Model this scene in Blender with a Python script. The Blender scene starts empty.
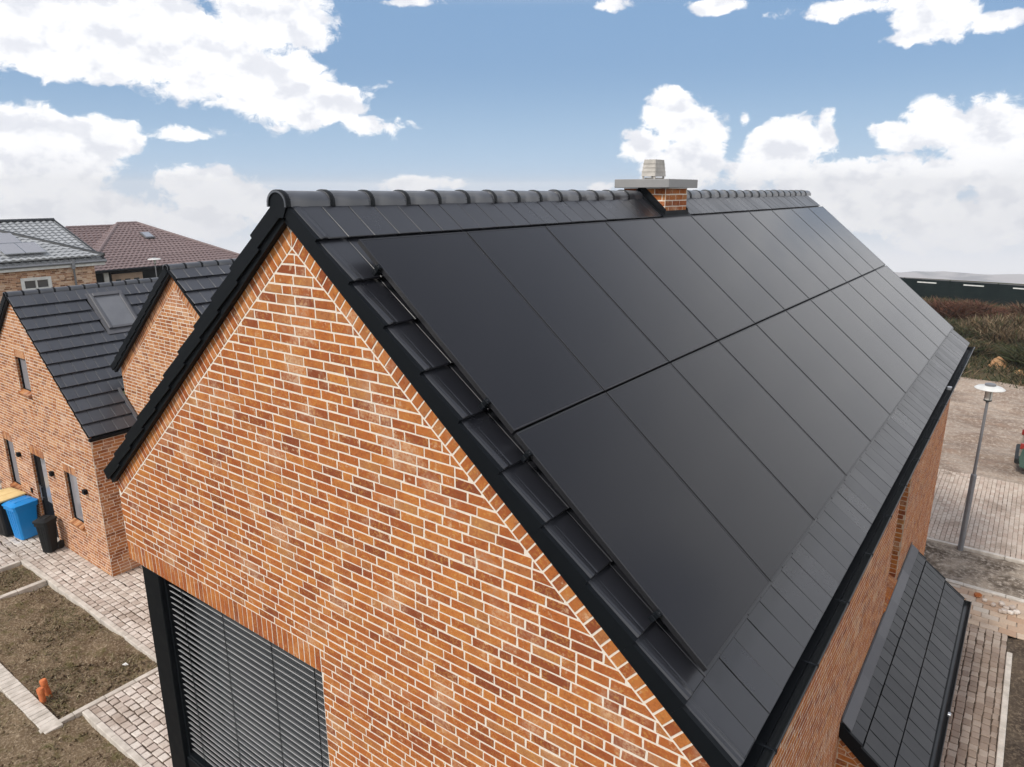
import bpy, math, random
import numpy as np
from mathutils import Vector, Matrix
R = math.radians
random.seed(7); rng = np.random.default_rng(7)
sc = bpy.context.scene
COL = sc.collection

# ------------------------------------------------------------------ camera
cam = bpy.data.cameras.new('camera'); co = bpy.data.objects.new('camera', cam); COL.objects.link(co)
cam.sensor_width = 36; cam.lens = 708.43 / 1024 * 36; cam.clip_end = 9000; cam.clip_start = .05
co.location = (0, 0, 8.4); co.rotation_euler = (math.pi / 2 - .2665, 0, .6343)
sc.camera = co
sc.view_settings.view_transform = 'Standard'; sc.view_settings.look = 'None'
sc.view_settings.exposure = 0.15; sc.view_settings.gamma = 1
sc.view_settings.use_curve_mapping = False

# ------------------------------------------------------------------ sun
SUN_EL, SUN_AZ = 46, 192        # azimuth clockwise from +Y
sd = bpy.data.lights.new('sun', 'SUN'); so = bpy.data.objects.new('sun', sd); COL.objects.link(so)
sd.energy = 3.0; sd.angle = R(11); sd.color = (1, .95, .88)
v = Vector((math.sin(R(SUN_AZ)) * math.cos(R(SUN_EL)), math.cos(R(SUN_AZ)) * math.cos(R(SUN_EL)), math.sin(R(SUN_EL))))
so.rotation_euler = v.to_track_quat('Z', 'Y').to_euler()

# ------------------------------------------------------------------ sky with clouds
SKY_STRENGTH = .1
CLOUDS = [(-68.5, 10.9, 6.7, 3.0), (-62.0, 9.9, 10.3, 2.9), (-56.6, 8.1, 7.6, 2.6), (-51.3, 6.3, 5.4, 2.1), (-47.4, 4.6, 2.8, 1.1), (-53.6, 11.1, 4.8, 3.0), (-66.2, 8.1, 5.3, 1.6), (-69.3, 3.8, 3.9, 1.8), (-65.8, 3.2, 3.1, 2.0), (-68.3, 1.6, 5.3, 2.5), (-68.2, -1.6, 8.0, 2.2), (-60.3, 0.7, 3.5, 1.4), (-57.8, -0.7, 4.2, 1.8), (-59.6, -2.2, 4.1, 1.4), (-59.0, 3.7, 2.8, 0.6), (-44.1, 0.5, 3.7, 0.7), (-29.5, 0.3, 1.2, 0.5), (-44.3, 12.9, 2.3, 0.4), (-24.4, 5.2, 2.3, 1.9), (-22.3, 4.6, 2.3, 1.8), (-26.2, 3.3, 2.1, 1.3), (-22.8, 1.8, 3.6, 2.0), (-16.1, 2.8, 3.4, 2.2), (-13.5, 3.7, 0.9, 1.7), (-18.6, 1.4, 2.8, 1.4), (-13.0, 0.4, 4.4, 1.9), (-19.2, 5.0, 0.6, 0.7), (-6.7, 4.6, 2.5, 1.8), (-4.2, 4.0, 3.2, 2.2), (-8.7, 3.6, 2.3, 1.1), (-1.9, 1.5, 3.0, 3.0), (-8.5, 0.3, 4.4, 2.1), (-4.6, -2.3, 4.9, 2.2), (-9.5, -1.7, 3.6, 1.7), (-2.0, -1.6, 3.1, 2.5), (-13.0, 11.6, 3.9, 0.6), (-7.9, 10.9, 2.7, 1.7), (-9.4, 9.6, 1.4, 0.6), (-29.4, 12.7, 2.2, 0.6), (-21.5, 12.4, 1.9, 0.4), (-4.3, 10.1, 1.6, 0.7)]
w = bpy.data.worlds.new('World'); sc.world = w; w.use_nodes = True
nt = w.node_tree; nt.nodes.clear()
class NG:
    def __init__(s, nt): s.nt = nt
    def n(s, t, **k):
        x = s.nt.nodes.new(t)
        for a, b in k.items(): setattr(x, a, b)
        return x
    def put(s, sock, val):
        if hasattr(val, 'is_output'): s.nt.links.new(val, sock)
        elif val is not None: sock.default_value = val
    def m(s, op, a, b=None, c=None, clamp=False):
        x = s.n('ShaderNodeMath', operation=op, use_clamp=clamp)
        s.put(x.inputs[0], a); s.put(x.inputs[1], b)
        if c is not None: s.put(x.inputs[2], c)
        return x.outputs[0]
    def smooth(s, val, a, b, lo=0., hi=1.):
        x = s.n('ShaderNodeMapRange', interpolation_type='SMOOTHSTEP')
        s.put(x.inputs[0], val); s.put(x.inputs[1], a); s.put(x.inputs[2], b); s.put(x.inputs[3], lo); s.put(x.inputs[4], hi)
        return x.outputs[0]
    def noise(s, vec, scale, detail=4, rough=.5, dist=0.):
        x = s.n('ShaderNodeTexNoise'); s.put(x.inputs['Vector'], vec)
        x.inputs['Scale'].default_value = scale; x.inputs['Detail'].default_value = detail
        x.inputs['Roughness'].default_value = rough; x.inputs['Distortion'].default_value = dist
        return x.outputs[0]
    def mix(s, f, a, b, bt='MIX'):
        x = s.n('ShaderNodeMix', data_type='RGBA', blend_type=bt)
        s.put(x.inputs[0], f); s.put(x.inputs[6], a); s.put(x.inputs[7], b)
        return x.outputs[2]
    def sep(s, v):
        x = s.n('ShaderNodeSeparateXYZ'); s.put(x.inputs[0], v); return x.outputs
    def comb(s, a, b, c):
        x = s.n('ShaderNodeCombineXYZ'); s.put(x.inputs[0], a); s.put(x.inputs[1], b); s.put(x.inputs[2], c); return x.outputs[0]
g = NG(nt)
D = g.n('ShaderNodeTexCoord').outputs['Generated']
X, Y, Z = g.sep(D)
az = g.m('MULTIPLY', g.m('ARCTAN2', X, Y), 57.2958)
el = g.m('MULTIPLY', g.m('ARCSINE', Z), 57.2958)
vec = g.comb(az, g.m('MULTIPLY', el, 1.35), 0.)
# billow distortion so that the outlines are lumpy
def voro(v_, scale, sm=.6):
    x = g.n('ShaderNodeTexVoronoi', feature='SMOOTH_F1'); g.put(x.inputs['Vector'], v_); x.inputs['Scale'].default_value = scale
    x.inputs['Smoothness'].default_value = sm; return x.outputs['Distance']
wn = g.n('ShaderNodeTexNoise'); g.put(wn.inputs['Vector'], vec); wn.inputs['Scale'].default_value = .5; wn.inputs['Detail'].default_value = 4
wv = g.n('ShaderNodeVectorMath', operation='MULTIPLY_ADD'); g.put(wv.inputs[0], wn.outputs['Color']); wv.inputs[1].default_value = (2.2, 2.2, 0); g.put(wv.inputs[2], vec)
wv = wv.outputs[0]
n1 = g.noise(vec, .20, 4, .5); n2 = g.noise(wv, 1.5, 8, .66)
p1 = g.m('SUBTRACT', .42, voro(wv, .34)); p2 = g.m('SUBTRACT', .42, voro(wv, .85))
field = None
for a, e, ra, re in CLOUDS:
    da = g.m('MULTIPLY', g.m('SUBTRACT', az, a), 1 / ra); de = g.m('MULTIPLY', g.m('SUBTRACT', el, e), 1 / re)
    d = g.m('SQRT', g.m('ADD', g.m('MULTIPLY', da, da), g.m('MULTIPLY', de, de)))
    f = g.m('MULTIPLY', g.m('SUBTRACT', 1., d), min(1.0, .45 + .25 * re))
    field = f if field is None else g.m('MAXIMUM', field, f)
nn = g.m('ADD', g.m('ADD', g.m('MULTIPLY', g.m('SUBTRACT', n1, .5), 1.2), g.m('MULTIPLY', g.m('SUBTRACT', n2, .5), .62)), g.m('ADD', g.m('MULTIPLY', p1, .55), g.m('MULTIPLY', p2, .36)))
nn = g.m('ADD', nn, .05)
dens = g.m('ADD', field, nn)
mask = g.smooth(dens, -.05, .22)
# cloud cover above and behind the frame, plus unseen bright areas added for light
high = g.noise(D, 2.6, 7, .58, .4)
cover = g.smooth(g.m('ADD', high, g.smooth(g.m('ABSOLUTE', g.m('SUBTRACT', az, -15.)), 30, 110, .14, .02)), .42, .60)
above = g.smooth(el, 12.6, 16)
yawd = g.m('ABSOLUTE', g.m('SUBTRACT', az, -36.))
behind = g.smooth(yawd, 34.5, 40)
outm = g.m('MULTIPLY', g.m('MULTIPLY', g.m('MAXIMUM', above, behind), cover), g.smooth(g.m('ADD', el, g.m('MULTIPLY', g.m('ABSOLUTE', yawd), -.15)), 11, 29, 1., .30))
fill_bank = g.m('MULTIPLY', g.smooth(az, 62, 95), g.smooth(el, 62, 40))  # unseen bright cloud added at the right to light the +X walls
side = g.m('MULTIPLY', g.smooth(az, -2.8, 2.5), g.smooth(el, 25, 15))  # unseen white patch added for the far panels to reflect
ring = g.m('MULTIPLY', g.smooth(el, 13.0, 16), g.smooth(el, 26, 17))  # white band above the view, added to lighten the panel reflections
ring = g.m('MULTIPLY', ring, g.smooth(az, 50, 30))
outm = g.m('MAXIMUM', g.m('MAXIMUM', outm, g.m('MULTIPLY', g.m('MAXIMUM', side, ring), g.smooth(az, 60, 30))), fill_bank)
mask = g.m('MAXIMUM', mask, outm)
off = g.n('ShaderNodeVectorMath', operation='ADD'); g.put(off.inputs[0], vec); off.inputs[1].default_value = (.5, 1.3, 0)
emb = g.m('SUBTRACT', g.noise(off.outputs[0], .33, 5, .55), g.noise(vec, .33, 5, .55))
shade = g.m('ADD', g.smooth(emb, -.05, .16, 0., .75), g.m('ADD', g.smooth(dens, .3, 1.1, .0, .25), g.smooth(g.m('SUBTRACT', .2, p2), -.1, .25, 0., .15)), clamp=True)
cloudcol = g.mix(shade, (10.4, 10.4, 10.5, 1), (7.5, 7.7, 8.3, 1))
cloudcol = g.mix(fill_bank, cloudcol, (12.5, 12.5, 12.6, 1))
sky = g.n('ShaderNodeTexSky', sky_type='NISHITA', sun_disc=False, sun_elevation=R(SUN_EL), sun_rotation=R(SUN_AZ), altitude=100, air_density=1.0, dust_density=1.6, ozone_density=1.2)
skyc = g.mix(.8, sky.outputs[0], (2.1, 3.65, 6.0, 1))
haze = g.smooth(el, -1.5, 9.5, 1., .0)
skyc = g.mix(g.m('MULTIPLY', haze, .65), skyc, (5.0, 6.9, 8.8, 1))
skyc = g.mix(g.m('MULTIPLY', g.smooth(el, 14, 22), .8), skyc, (3.7, 4.05, 5.1, 1))
allc = g.mix(mask, skyc, cloudcol)
low = g.smooth(el, -5.2, -1.8, 1., .0)
lowc = g.smooth(el, -6.5, -1.0, 1., .0)
allc = g.mix(low, allc, (9.0, 9.2, 9.8, 1))
allc = g.mix(g.m('MULTIPLY', lowc, .6), allc, (10.6, 10.7, 11.2, 1))
bg = g.n('ShaderNodeBackground'); g.put(bg.inputs[0], allc); bg.inputs[1].default_value = SKY_STRENGTH
wo = g.n('ShaderNodeOutputWorld'); nt.links.new(bg.outputs[0], wo.inputs[0])

# ------------------------------------------------------------------ materials
def mat(name, base, rough=.6, fn=None, metal=0., spec=.5):
    m_ = bpy.data.materials.new(name); m_.use_nodes = True
    t = m_.node_tree; t.nodes.clear(); g = NG(t)
    b = g.n('ShaderNodeBsdfPrincipled'); o = g.n('ShaderNodeOutputMaterial'); t.links.new(b.outputs[0], o.inputs[0])
    b.inputs['Base Color'].default_value = (*base, 1); b.inputs['Roughness'].default_value = rough
    b.inputs['Metallic'].default_value = metal; b.inputs['Specular IOR Level'].default_value = spec
    if fn: fn(g, b)
    return m_
def bump(g, b, h, strength=.5, dist=.01):
    x = g.n('ShaderNodeBump'); x.inputs['Strength'].default_value = strength; x.inputs['Distance'].default_value = dist
    g.put(x.inputs['Height'], h); g.put(b.inputs['Normal'], x.outputs[0])
def OC(g): return g.n('ShaderNodeTexCoord').outputs['Object']
def tone(g):
    a = g.n('ShaderNodeAttribute', attribute_name='tone'); return g.sep(a.outputs['Color']) 
def f_brick(cols, pale, smear):
    def fn(g, b):
        t = tone(g); p = OC(g)
        r = g.n('ShaderNodeValToRGB'); g.put(r.inputs[0], t[0])
        e = r.color_ramp.elements
        e[0].position = 0; e[0].color = (*cols[0], 1); e[1].position = 1; e[1].color = (*cols[-1], 1)
        for i, c in enumerate(cols[1:-1]):
            q = e.new((i + 1) / (len(cols) - 1)); q.color = (*c, 1)
        fine = g.noise(p, 42, 6, .65); mid = g.noise(p, 9, 4, .6)
        c = g.mix(g.smooth(fine, .44, .66, 0, .55), r.outputs[0], g.mix(g.smooth(mid, .4, .6), (.17, .045, .018, 1), (.55, .28, .07, 1)))
        c = g.mix(g.smooth(g.m('ADD', g.noise(p, 17, 5, .7), g.m('MULTIPLY', t[1], .12)), .66, .78, 0, .6), c, (.60, .40, .24, 1))
        sm = g.m('MULTIPLY', g.smooth(g.m('ADD', g.noise(p, 2.2, 6, .62), g.m('MULTIPLY', t[2], .10)), .57, .76), g.smooth(fine, .3, .6))
        c = g.mix(g.m('MULTIPLY', sm, smear), c, (*pale, 1))
        g.put(b.inputs['Base Color'], c)
        bump(g, b, g.m('ADD', fine, g.m('MULTIPLY', mid, .8)), .55, .006)
    return fn
M = {}
BC = [(.21, .055, .022), (.29, .078, .024), (.36, .104, .027), (.41, .130, .032), (.43, .155, .040), (.33, .090, .025), (.38, .165, .060)]
M['brick'] = mat('brick', (.4, .12, .04), .85, f_brick(BC, (.60, .42, .28), .6), spec=.25)
BC2 = [(.21, .075, .032), (.31, .108, .040), (.38, .145, .054), (.44, .19, .080), (.50, .26, .13)]
M['brick_far'] = mat('brick_far', (.4, .15, .06), .85, f_brick(BC2, (.62, .45, .34), .5), spec=.25)
BC3 = [(.10, .05, .035), (.28, .14, .085), (.42, .24, .15), (.52, .36, .25), (.60, .48, .38)]
M['brick_mix'] = mat('brick_mix', (.4, .2, .1), .85, f_brick(BC3, (.62, .48, .38), .4), spec=.25)
def f_mortar(c):
    def fn(g, b):
        p = OC(g); n = g.noise(p, 30, 5, .6)
        g.put(b.inputs['Base Color'], g.mix(n, (*[x * .82 for x in c], 1), (*[min(1, x * 1.15) for x in c], 1)))
        bump(g, b, g.noise(p, 160, 3), .4, .003)
    return fn
M['mortar'] = mat('mortar', (.7, .6, .5), .95, f_mortar((.70, .63, .54)), spec=.2)
M['mortar_dark'] = mat('mortar_dark', (.5, .4, .3), .95, f_mortar((.56, .42, .31)), spec=.2)
def f_tile(c, c2, r0, r1):
    def fn(g, b):
        t = tone(g); p = OC(g)
        n = g.noise(p, 5, 5, .6); f = g.noise(p, 60, 3)
        g.put(b.inputs['Base Color'], g.mix(g.m('MULTIPLY', g.m('ADD', t[0], n), .5), (*c, 1), (*c2, 1)))
        g.put(b.inputs['Roughness'], g.smooth(g.m('ADD', g.m('MULTIPLY', n, .7), g.m('MULTIPLY', t[1], .3)), .2, .8, r0, r1))
        bump(g, b, f, .05, .001)
    return fn
M['tile'] = mat('roof_tile', (.02, .02, .024), .4, f_tile((.012, .0125, .016), (.020, .021, .026), .26, .36), spec=.7)
M['tile_bay'] = mat('roof_tile_bay', (.02, .02, .024), .5, f_tile((.013, .0135, .017), (.024, .025, .030), .34, .46))
M['tile2'] = mat('roof_tile_neighbour', (.06, .06, .07), .4, f_tile((.030, .032, .040), (.055, .058, .068), .30, .44), spec=.7)
M['tile_glaze'] = mat('roof_tile_glaze', (.012, .013, .016), .22, f_tile((.036, .038, .045), (.055, .058, .066), .24, .34), spec=.95)
M['black'] = mat('black_trim', (.004, .005, .006), .5, f_tile((.003, .004, .006), (.006, .008, .010), .45, .6), spec=.15)
M['blackmetal'] = mat('black_metal', (.015, .017, .019), .32, spec=.5)
M['lead'] = mat('lead', (.12, .12, .13), .45, f_tile((.07, .07, .078), (.12, .12, .13), .4, .6))
def f_glasspv(g, b):
    p = OC(g); n = g.noise(p, 1.3, 3)
    g.put(b.inputs['Base Color'], g.mix(n, (.0085, .0088, .0115, 1), (.0115, .0116, .0150, 1)))
    g.put(b.inputs['Roughness'], g.smooth(n, .3, .7, .13, .17))
M['pv'] = mat('pv_glass', (.016, .017, .02), .33, f_glasspv, spec=.32)
M['pvframe'] = mat('pv_frame', (.012, .012, .014), .4)
M['alu'] = mat('aluminium', (.55, .56, .58), .35, metal=.9)
M['zinc'] = mat('zinc', (.42, .42, .42), .5, f_tile((.20, .20, .20), (.32, .31, .30), .4, .6), metal=.2)
def f_conc(c, c2, sc_=8):
    def fn(g, b):
        p = OC(g); n = g.noise(p, sc_, 6, .6)
        g.put(b.inputs['Base Color'], g.mix(g.smooth(n, .3, .7), (*c, 1), (*c2, 1))); bump(g, b, g.noise(p, sc_ * 8, 4), .4, .004)
    return fn
M['cowl'] = mat('cowl', (.5, .47, .43), .6, f_conc((.32, .30, .27), (.46, .43, .39)))
M['kerb'] = mat('kerb', (.5, .47, .42), .85, f_conc((.42, .38, .33), (.60, .55, .49), 5), spec=.3)
def f_paver(cs):
    def fn(g, b):
        t = tone(g); p = OC(g)
        r = g.n('ShaderNodeValToRGB'); g.put(r.inputs[0], t[0]); e = r.color_ramp.elements
        e[0].position = 0; e[0].color = (*cs[0], 1); e[1].position = 1; e[1].color = (*cs[-1], 1)
        for i, c in enumerate(cs[1:-1]):
            q = e.new((i + 1) / (len(cs) - 1)); q.color = (*c, 1)
        f = g.noise(p, 35, 5, .65); big = g.noise(p, 1.1, 5, .6)
        c = g.mix(g.smooth(f, .35, .75, 0, .4), r.outputs[0], (.30, .25, .21, 1))
        c = g.mix(g.smooth(big, .5, .68, 0, .55), c, (.24, .175, .13, 1))
        g.put(b.inputs['Base Color'], c); bump(g, b, f, .5, .006)
    return fn
M['cobble'] = mat('cobble', (.4, .35, .3), .85, f_paver([(.42, .35, .30), (.56, .49, .43), (.68, .62, .56), (.48, .40, .35)]), spec=.3)
M['cobble_warm'] = mat('cobble_warm', (.35, .28, .23), .85, f_paver([(.24, .18, .14), (.34, .265, .21), (.42, .35, .29), (.29, .22, .175)]), spec=.3)
M['street'] = mat('street_block', (.4, .34, .3), .85, f_paver([(.42, .32, .26), (.49, .40, .33), (.54, .46, .39), (.46, .35, .285)]), spec=.3)
M['slab'] = mat('slab', (.45, .32, .22), .85, f_paver([(.46, .33, .23), (.52, .41, .31), (.40, .25, .16), (.50, .44, .37)]), spec=.3)
def f_soil(c1, c2, c3, s=1., grass=None, bs=.05):
    def fn(g, b):
        p = OC(g)
        a = g.noise(p, .9 * s, 7, .65, .4); f = g.noise(p, 14 * s, 7, .7); ff = g.noise(p, 70 * s, 4, .6)
        c = g.mix(g.smooth(a, .38, .62), (*c1, 1), (*c2, 1))
        c = g.mix(g.smooth(f, .45, .68), c, (*c3, 1))
        c = g.mix(g.smooth(ff, .5, .75, 0, .6), c, (*[x * .35 for x in c1], 1))
        if grass: c = g.mix(g.smooth(g.noise(p, 2.3 * s, 6, .7), .52, .66, 0, .8), c, (*grass, 1))
        g.put(b.inputs['Base Color'], c)
        bump(g, b, g.m('ADD', g.m('MULTIPLY', f, 1.), g.m('MULTIPLY', ff, .35)), .9, bs)
    return fn
M['soil'] = mat('soil', (.13, .1, .07), .95, f_soil((.13, .088, .052), (.22, .16, .10), (.42, .33, .23), 1.6, (.13, .11, .045)), spec=.15)
M['soil_dark'] = mat('soil_dark', (.07, .05, .04), .95, f_soil((.060, .044, .034), (.12, .09, .065), (.22, .17, .12), 1.2), spec=.15)
M['sand'] = mat('sand', (.36, .29, .23), .95, f_soil((.27, .20, .155), (.42, .335, .27), (.52, .44, .37), .7, (.30, .21, .16), .10), spec=.15)
M['dirt'] = mat('dirt', (.22, .17, .13), .95, f_soil((.10, .075, .055), (.40, .33, .26), (.48, .41, .34), .7), spec=.15)
def f_ground(g, b):
    p = OC(g)
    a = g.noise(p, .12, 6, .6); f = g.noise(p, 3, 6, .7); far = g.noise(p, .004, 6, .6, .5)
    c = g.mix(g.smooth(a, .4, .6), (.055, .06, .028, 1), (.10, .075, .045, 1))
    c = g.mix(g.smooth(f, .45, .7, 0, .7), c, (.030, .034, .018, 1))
    c2 = g.mix(g.smooth(far, .42, .52), (.12, .12, .14, 1), (.36, .33, .33, 1))  # pale lavender far land: distance haze put into the ground colour
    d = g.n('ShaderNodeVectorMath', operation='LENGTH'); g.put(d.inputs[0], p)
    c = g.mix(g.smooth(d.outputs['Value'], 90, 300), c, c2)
    g.put(b.inputs['Base Color'], c); bump(g, b, f, .6, .06)
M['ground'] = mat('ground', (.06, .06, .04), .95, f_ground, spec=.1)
def f_tonecol(base, mixc, rough=.7):
    def fn(g, b):
        a = g.n('ShaderNodeAttribute', attribute_name='tone'); g.put(b.inputs['Base Color'], a.outputs['Color'])
    return fn
M['leaf'] = mat('scrub_leaf', (.06, .05, .03), .8, f_tonecol(0, 0), spec=.2)
M['blue'] = mat('blue_plastic', (.01, .19, .55), .38, lambda g, b: g.put(b.inputs['Base Color'], g.mix(g.noise(OC(g), 7, 4), (.004, .20, .55, 1), (.008, .26, .66, 1))))
M['blackplastic'] = mat('black_plastic', (.016, .018, .018), .45, f_tile((.008, .009, .010), (.013, .015, .016), .45, .6), spec=.25)
M['yellow'] = mat('yellow_plastic', (.62, .43, .15), .5, f_conc((.70, .52, .24), (.80, .62, .30), 4))
M['white'] = mat('white_paint', (.6, .6, .58), .5, f_conc((.54, .54, .52), (.66, .66, .64), 5))
M['sack'] = mat('sack', (.55, .5, .46), .8, f_conc((.46, .41, .37), (.62, .57, .53), 9))
M['terra'] = mat('terracotta', (.55, .15, .045), .7, f_conc((.46, .11, .035), (.60, .19, .06), 12))
M['fence'] = mat('fence_green', (.014, .028, .026), .8, spec=.15, fn=f_conc((.004, .010, .011), (.008, .016, .016), .8))
M['steel'] = mat('galvanised', (.32, .33, .35), .45, f_tile((.16, .165, .18), (.26, .265, .28), .4, .55), metal=.4)
M['glass'] = mat('window_glass', (.05, .055, .06), .08, lambda g, b: bump(g, b, g.noise(OC(g), 1.5, 2), .05, .02), spec=.8)
M['curtain'] = mat('pane_grey', (.24, .24, .26), .12, lambda g, b: bump(g, b, g.noise(OC(g), 2, 2), .04, .02), spec=.8)
M['slat'] = mat('blind_slat', (.30, .31, .32), .42, f_tile((.40, .40, .41), (.48, .48, .49), .38, .48), metal=.1)
M['blindcloth'] = mat('blind_cloth', (.085, .09, .10), .6, f_conc((.12, .125, .14), (.15, .155, .17), 2))
def f_lampglass(g, b): b.inputs['Transmission Weight'].default_value = .0
M['lampglass'] = mat('lamp_glass', (.62, .62, .58), .25, f_lampglass)
M['purple'] = mat('roof_tile_brown', (.13, .075, .075), .5, f_tile((.15, .105, .10), (.21, .15, .145), .42, .58))
M['greytile'] = mat('roof_tile_grey', (.10, .11, .12), .3, f_tile((.24, .25, .26), (.36, .37, .38), .25, .38))
M['carpaint'] = mat('car_paint', (.03, .07, .055), .25, lambda g, b: b.inputs['Coat Weight'].__setattr__('default_value', .8))
M['redlamp'] = mat('red_lamp', (.22, .02, .015), .25)
M['rubber'] = mat('rubber', (.02, .02, .02), .8)
M['clay'] = mat('clay', (.45, .24, .11), .95, f_soil((.40, .20, .09), (.48, .28, .14), (.54, .36, .21), 1.2), spec=.1)

# ------------------------------------------------------------------ mesh helpers
class MB:
    def __init__(s): s.v = []; s.f = []; s.t = []; s.mi = []
    def poly(s, pts, faces, tone=None, mi=0):
        o = len(s.v); s.v += [tuple(p) for p in pts]
        tone = tone or (.5, .5, .5); s.t += [tone] * len(pts)
        s.f += [tuple(i + o for i in f) for f in faces]; s.mi += [mi] * len(faces)
    def box(s, a, b, tone=None, X=None, ch=0., mi=0):
        (x0, y0, z0), (x1, y1, z1) = a, b
        if ch > 0:
            P = []
            c = ch
            for (xa, xb, ya, yb, z) in ((x0, x1, y0, y1, z0 + c), (x0, x1, y0, y1, z1 - c)):
                P += [(xa, ya + c, z), (xa + c, ya, z), (xb - c, ya, z), (xb, ya + c, z), (xb, yb - c, z), (xb - c, yb, z), (xa + c, yb, z), (xa, yb - c, z)]
            for z in (z0, z1): P += [(x0 + c, y0 + c, z), (x1 - c, y0 + c, z), (x1 - c, y1 - c, z), (x0 + c, y1 - c, z)]
            F = [(i, (i + 1) % 8, 8 + (i + 1) % 8, 8 + i) for i in range(8)]
            for r, b0, fl in ((0, 16, 1), (8, 20, 0)):
                q = [(r + 1, r + 2, b0 + 1, b0), (r + 3, r + 4, b0 + 2, b0 + 1), (r + 5, r + 6, b0 + 3, b0 + 2), (r + 7, r + 0, b0, b0 + 3),
                     (r + 0, r + 1, b0), (r + 2, r + 3, b0 + 1), (r + 4, r + 5, b0 + 2), (r + 6, r + 7, b0 + 3), (b0, b0 + 1, b0 + 2, b0 + 3)]
                F += [tuple(reversed(k)) if fl else k for k in q]
        else:
            P = [(x0, y0, z0), (x1, y0, z0), (x1, y1, z0), (x0, y1, z0), (x0, y0, z1), (x1, y0, z1), (x1, y1, z1), (x0, y1, z1)]
            F = [(3, 2, 1, 0), (4, 5, 6, 7), (0, 1, 5, 4), (1, 2, 6, 5), (2, 3, 7, 6), (3, 0, 4, 7)]
        if X is not None: P = [tuple(X @ Vector(p)) for p in P]
        s.poly(P, F, tone, mi)
    def prism(s, pts, axis, a, b, tone=None, mi=0):
        # pts: 2D outline; axis 'y' -> (x,z) outline swept a..b along y; 'x' -> (y,z); 'z' -> (x,y)
        n = len(pts)
        def P(p, d): return {'y': (p[0], d, p[1]), 'x': (d, p[0], p[1]), 'z': (p[0], p[1], d)}[axis]
        V = [P(p, a) for p in pts] + [P(p, b) for p in pts]
        F = [(i, (i + 1) % n, n + (i + 1) % n, n + i) for i in range(n)] + [tuple(range(n - 1, -1, -1)), tuple(range(n, 2 * n))]
        s.poly(V, F, tone, mi)
    def tube(s, pts, rad, n=8, tone=None, cap=True, mi=0):
        pts = [Vector(p) for p in pts]; rr = rad if isinstance(rad, (list, tuple)) else [rad] * len(pts)
        V = []
        for i, p in enumerate(pts):
            d = (pts[min(i + 1, len(pts) - 1)] - pts[max(i - 1, 0)])
            if d.length < 1e-9: d = Vector((0, 0, 1))
            d.normalize(); u = d.orthogonal().normalized(); 
            if abs(d.z) > .9: u = Vector((1, 0, 0)); u = (u - d * u.dot(d)).normalized()
            w_ = d.cross(u)
            for k in range(n):
                a = 2 * math.pi * k / n; V.append(p + (u * math.cos(a) + w_ * math.sin(a)) * rr[i])
        F = []
        for i in range(len(pts) - 1):
            for k in range(n): F.append((i * n + k, i * n + (k + 1) % n, (i + 1) * n + (k + 1) % n, (i + 1) * n + k))
        if cap: F += [tuple(range(n - 1, -1, -1)), tuple((len(pts) - 1) * n + k for k in range(n))]
        s.poly(V, F, tone, mi)
    def lathe(s, prof, c, n=20, tone=None, mi=0):
        s.tube([(c[0], c[1], c[2] + z) for r, z in prof], [max(r, 1e-4) for r, z in prof], n, tone, True, mi)
    def build(s, name, mats, parent=None, smooth=False, loc=None):
        me = bpy.data.meshes.new(name); me.from_pydata(s.v, [], s.f); me.update()
        if not isinstance(mats, (list, tuple)): mats = [mats]
        for m_ in mats: me.materials.append(m_)
        if len(mats) > 1: me.polygons.foreach_set('material_index', s.mi)
        at = me.attributes.new('tone', 'FLOAT_COLOR', 'POINT')
        at.data.foreach_set('color', np.c_[np.array(s.t, dtype=np.float32), np.ones(len(s.t), dtype=np.float32)].ravel())
        if smooth is True: me.polygons.foreach_set('use_smooth', [True] * len(me.polygons))
        elif smooth: me.polygons.foreach_set('use_smooth', [True] * len(me.polygons)); me.set_sharp_from_angle(angle=R(smooth))
        o = bpy.data.objects.new(name, me); COL.objects.link(o)
        if parent: o.parent = parent
        if loc: o.location = loc
        return o
def tag(o, label=None, cat=None, group=None, kind=None):
    if label: o['label'] = label
    if cat: o['category'] = cat
    if group: o['group'] = group
    if kind: o['kind'] = kind
    return o
def thing(name, label, cat, loc=(0, 0, 0), group=None):
    o = bpy.data.objects.new(name, None); COL.objects.link(o); o.location = loc; o.empty_display_size = .2
    return tag(o, label, cat, group)
def place(o, root):     # part built in world coordinates under a thing with its own location
    o.parent = root; o.matrix_parent_inverse = Matrix.Translation(root.location).inverted()
    return o
def rt(): return (rng.random(), rng.random(), rng.random())

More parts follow.
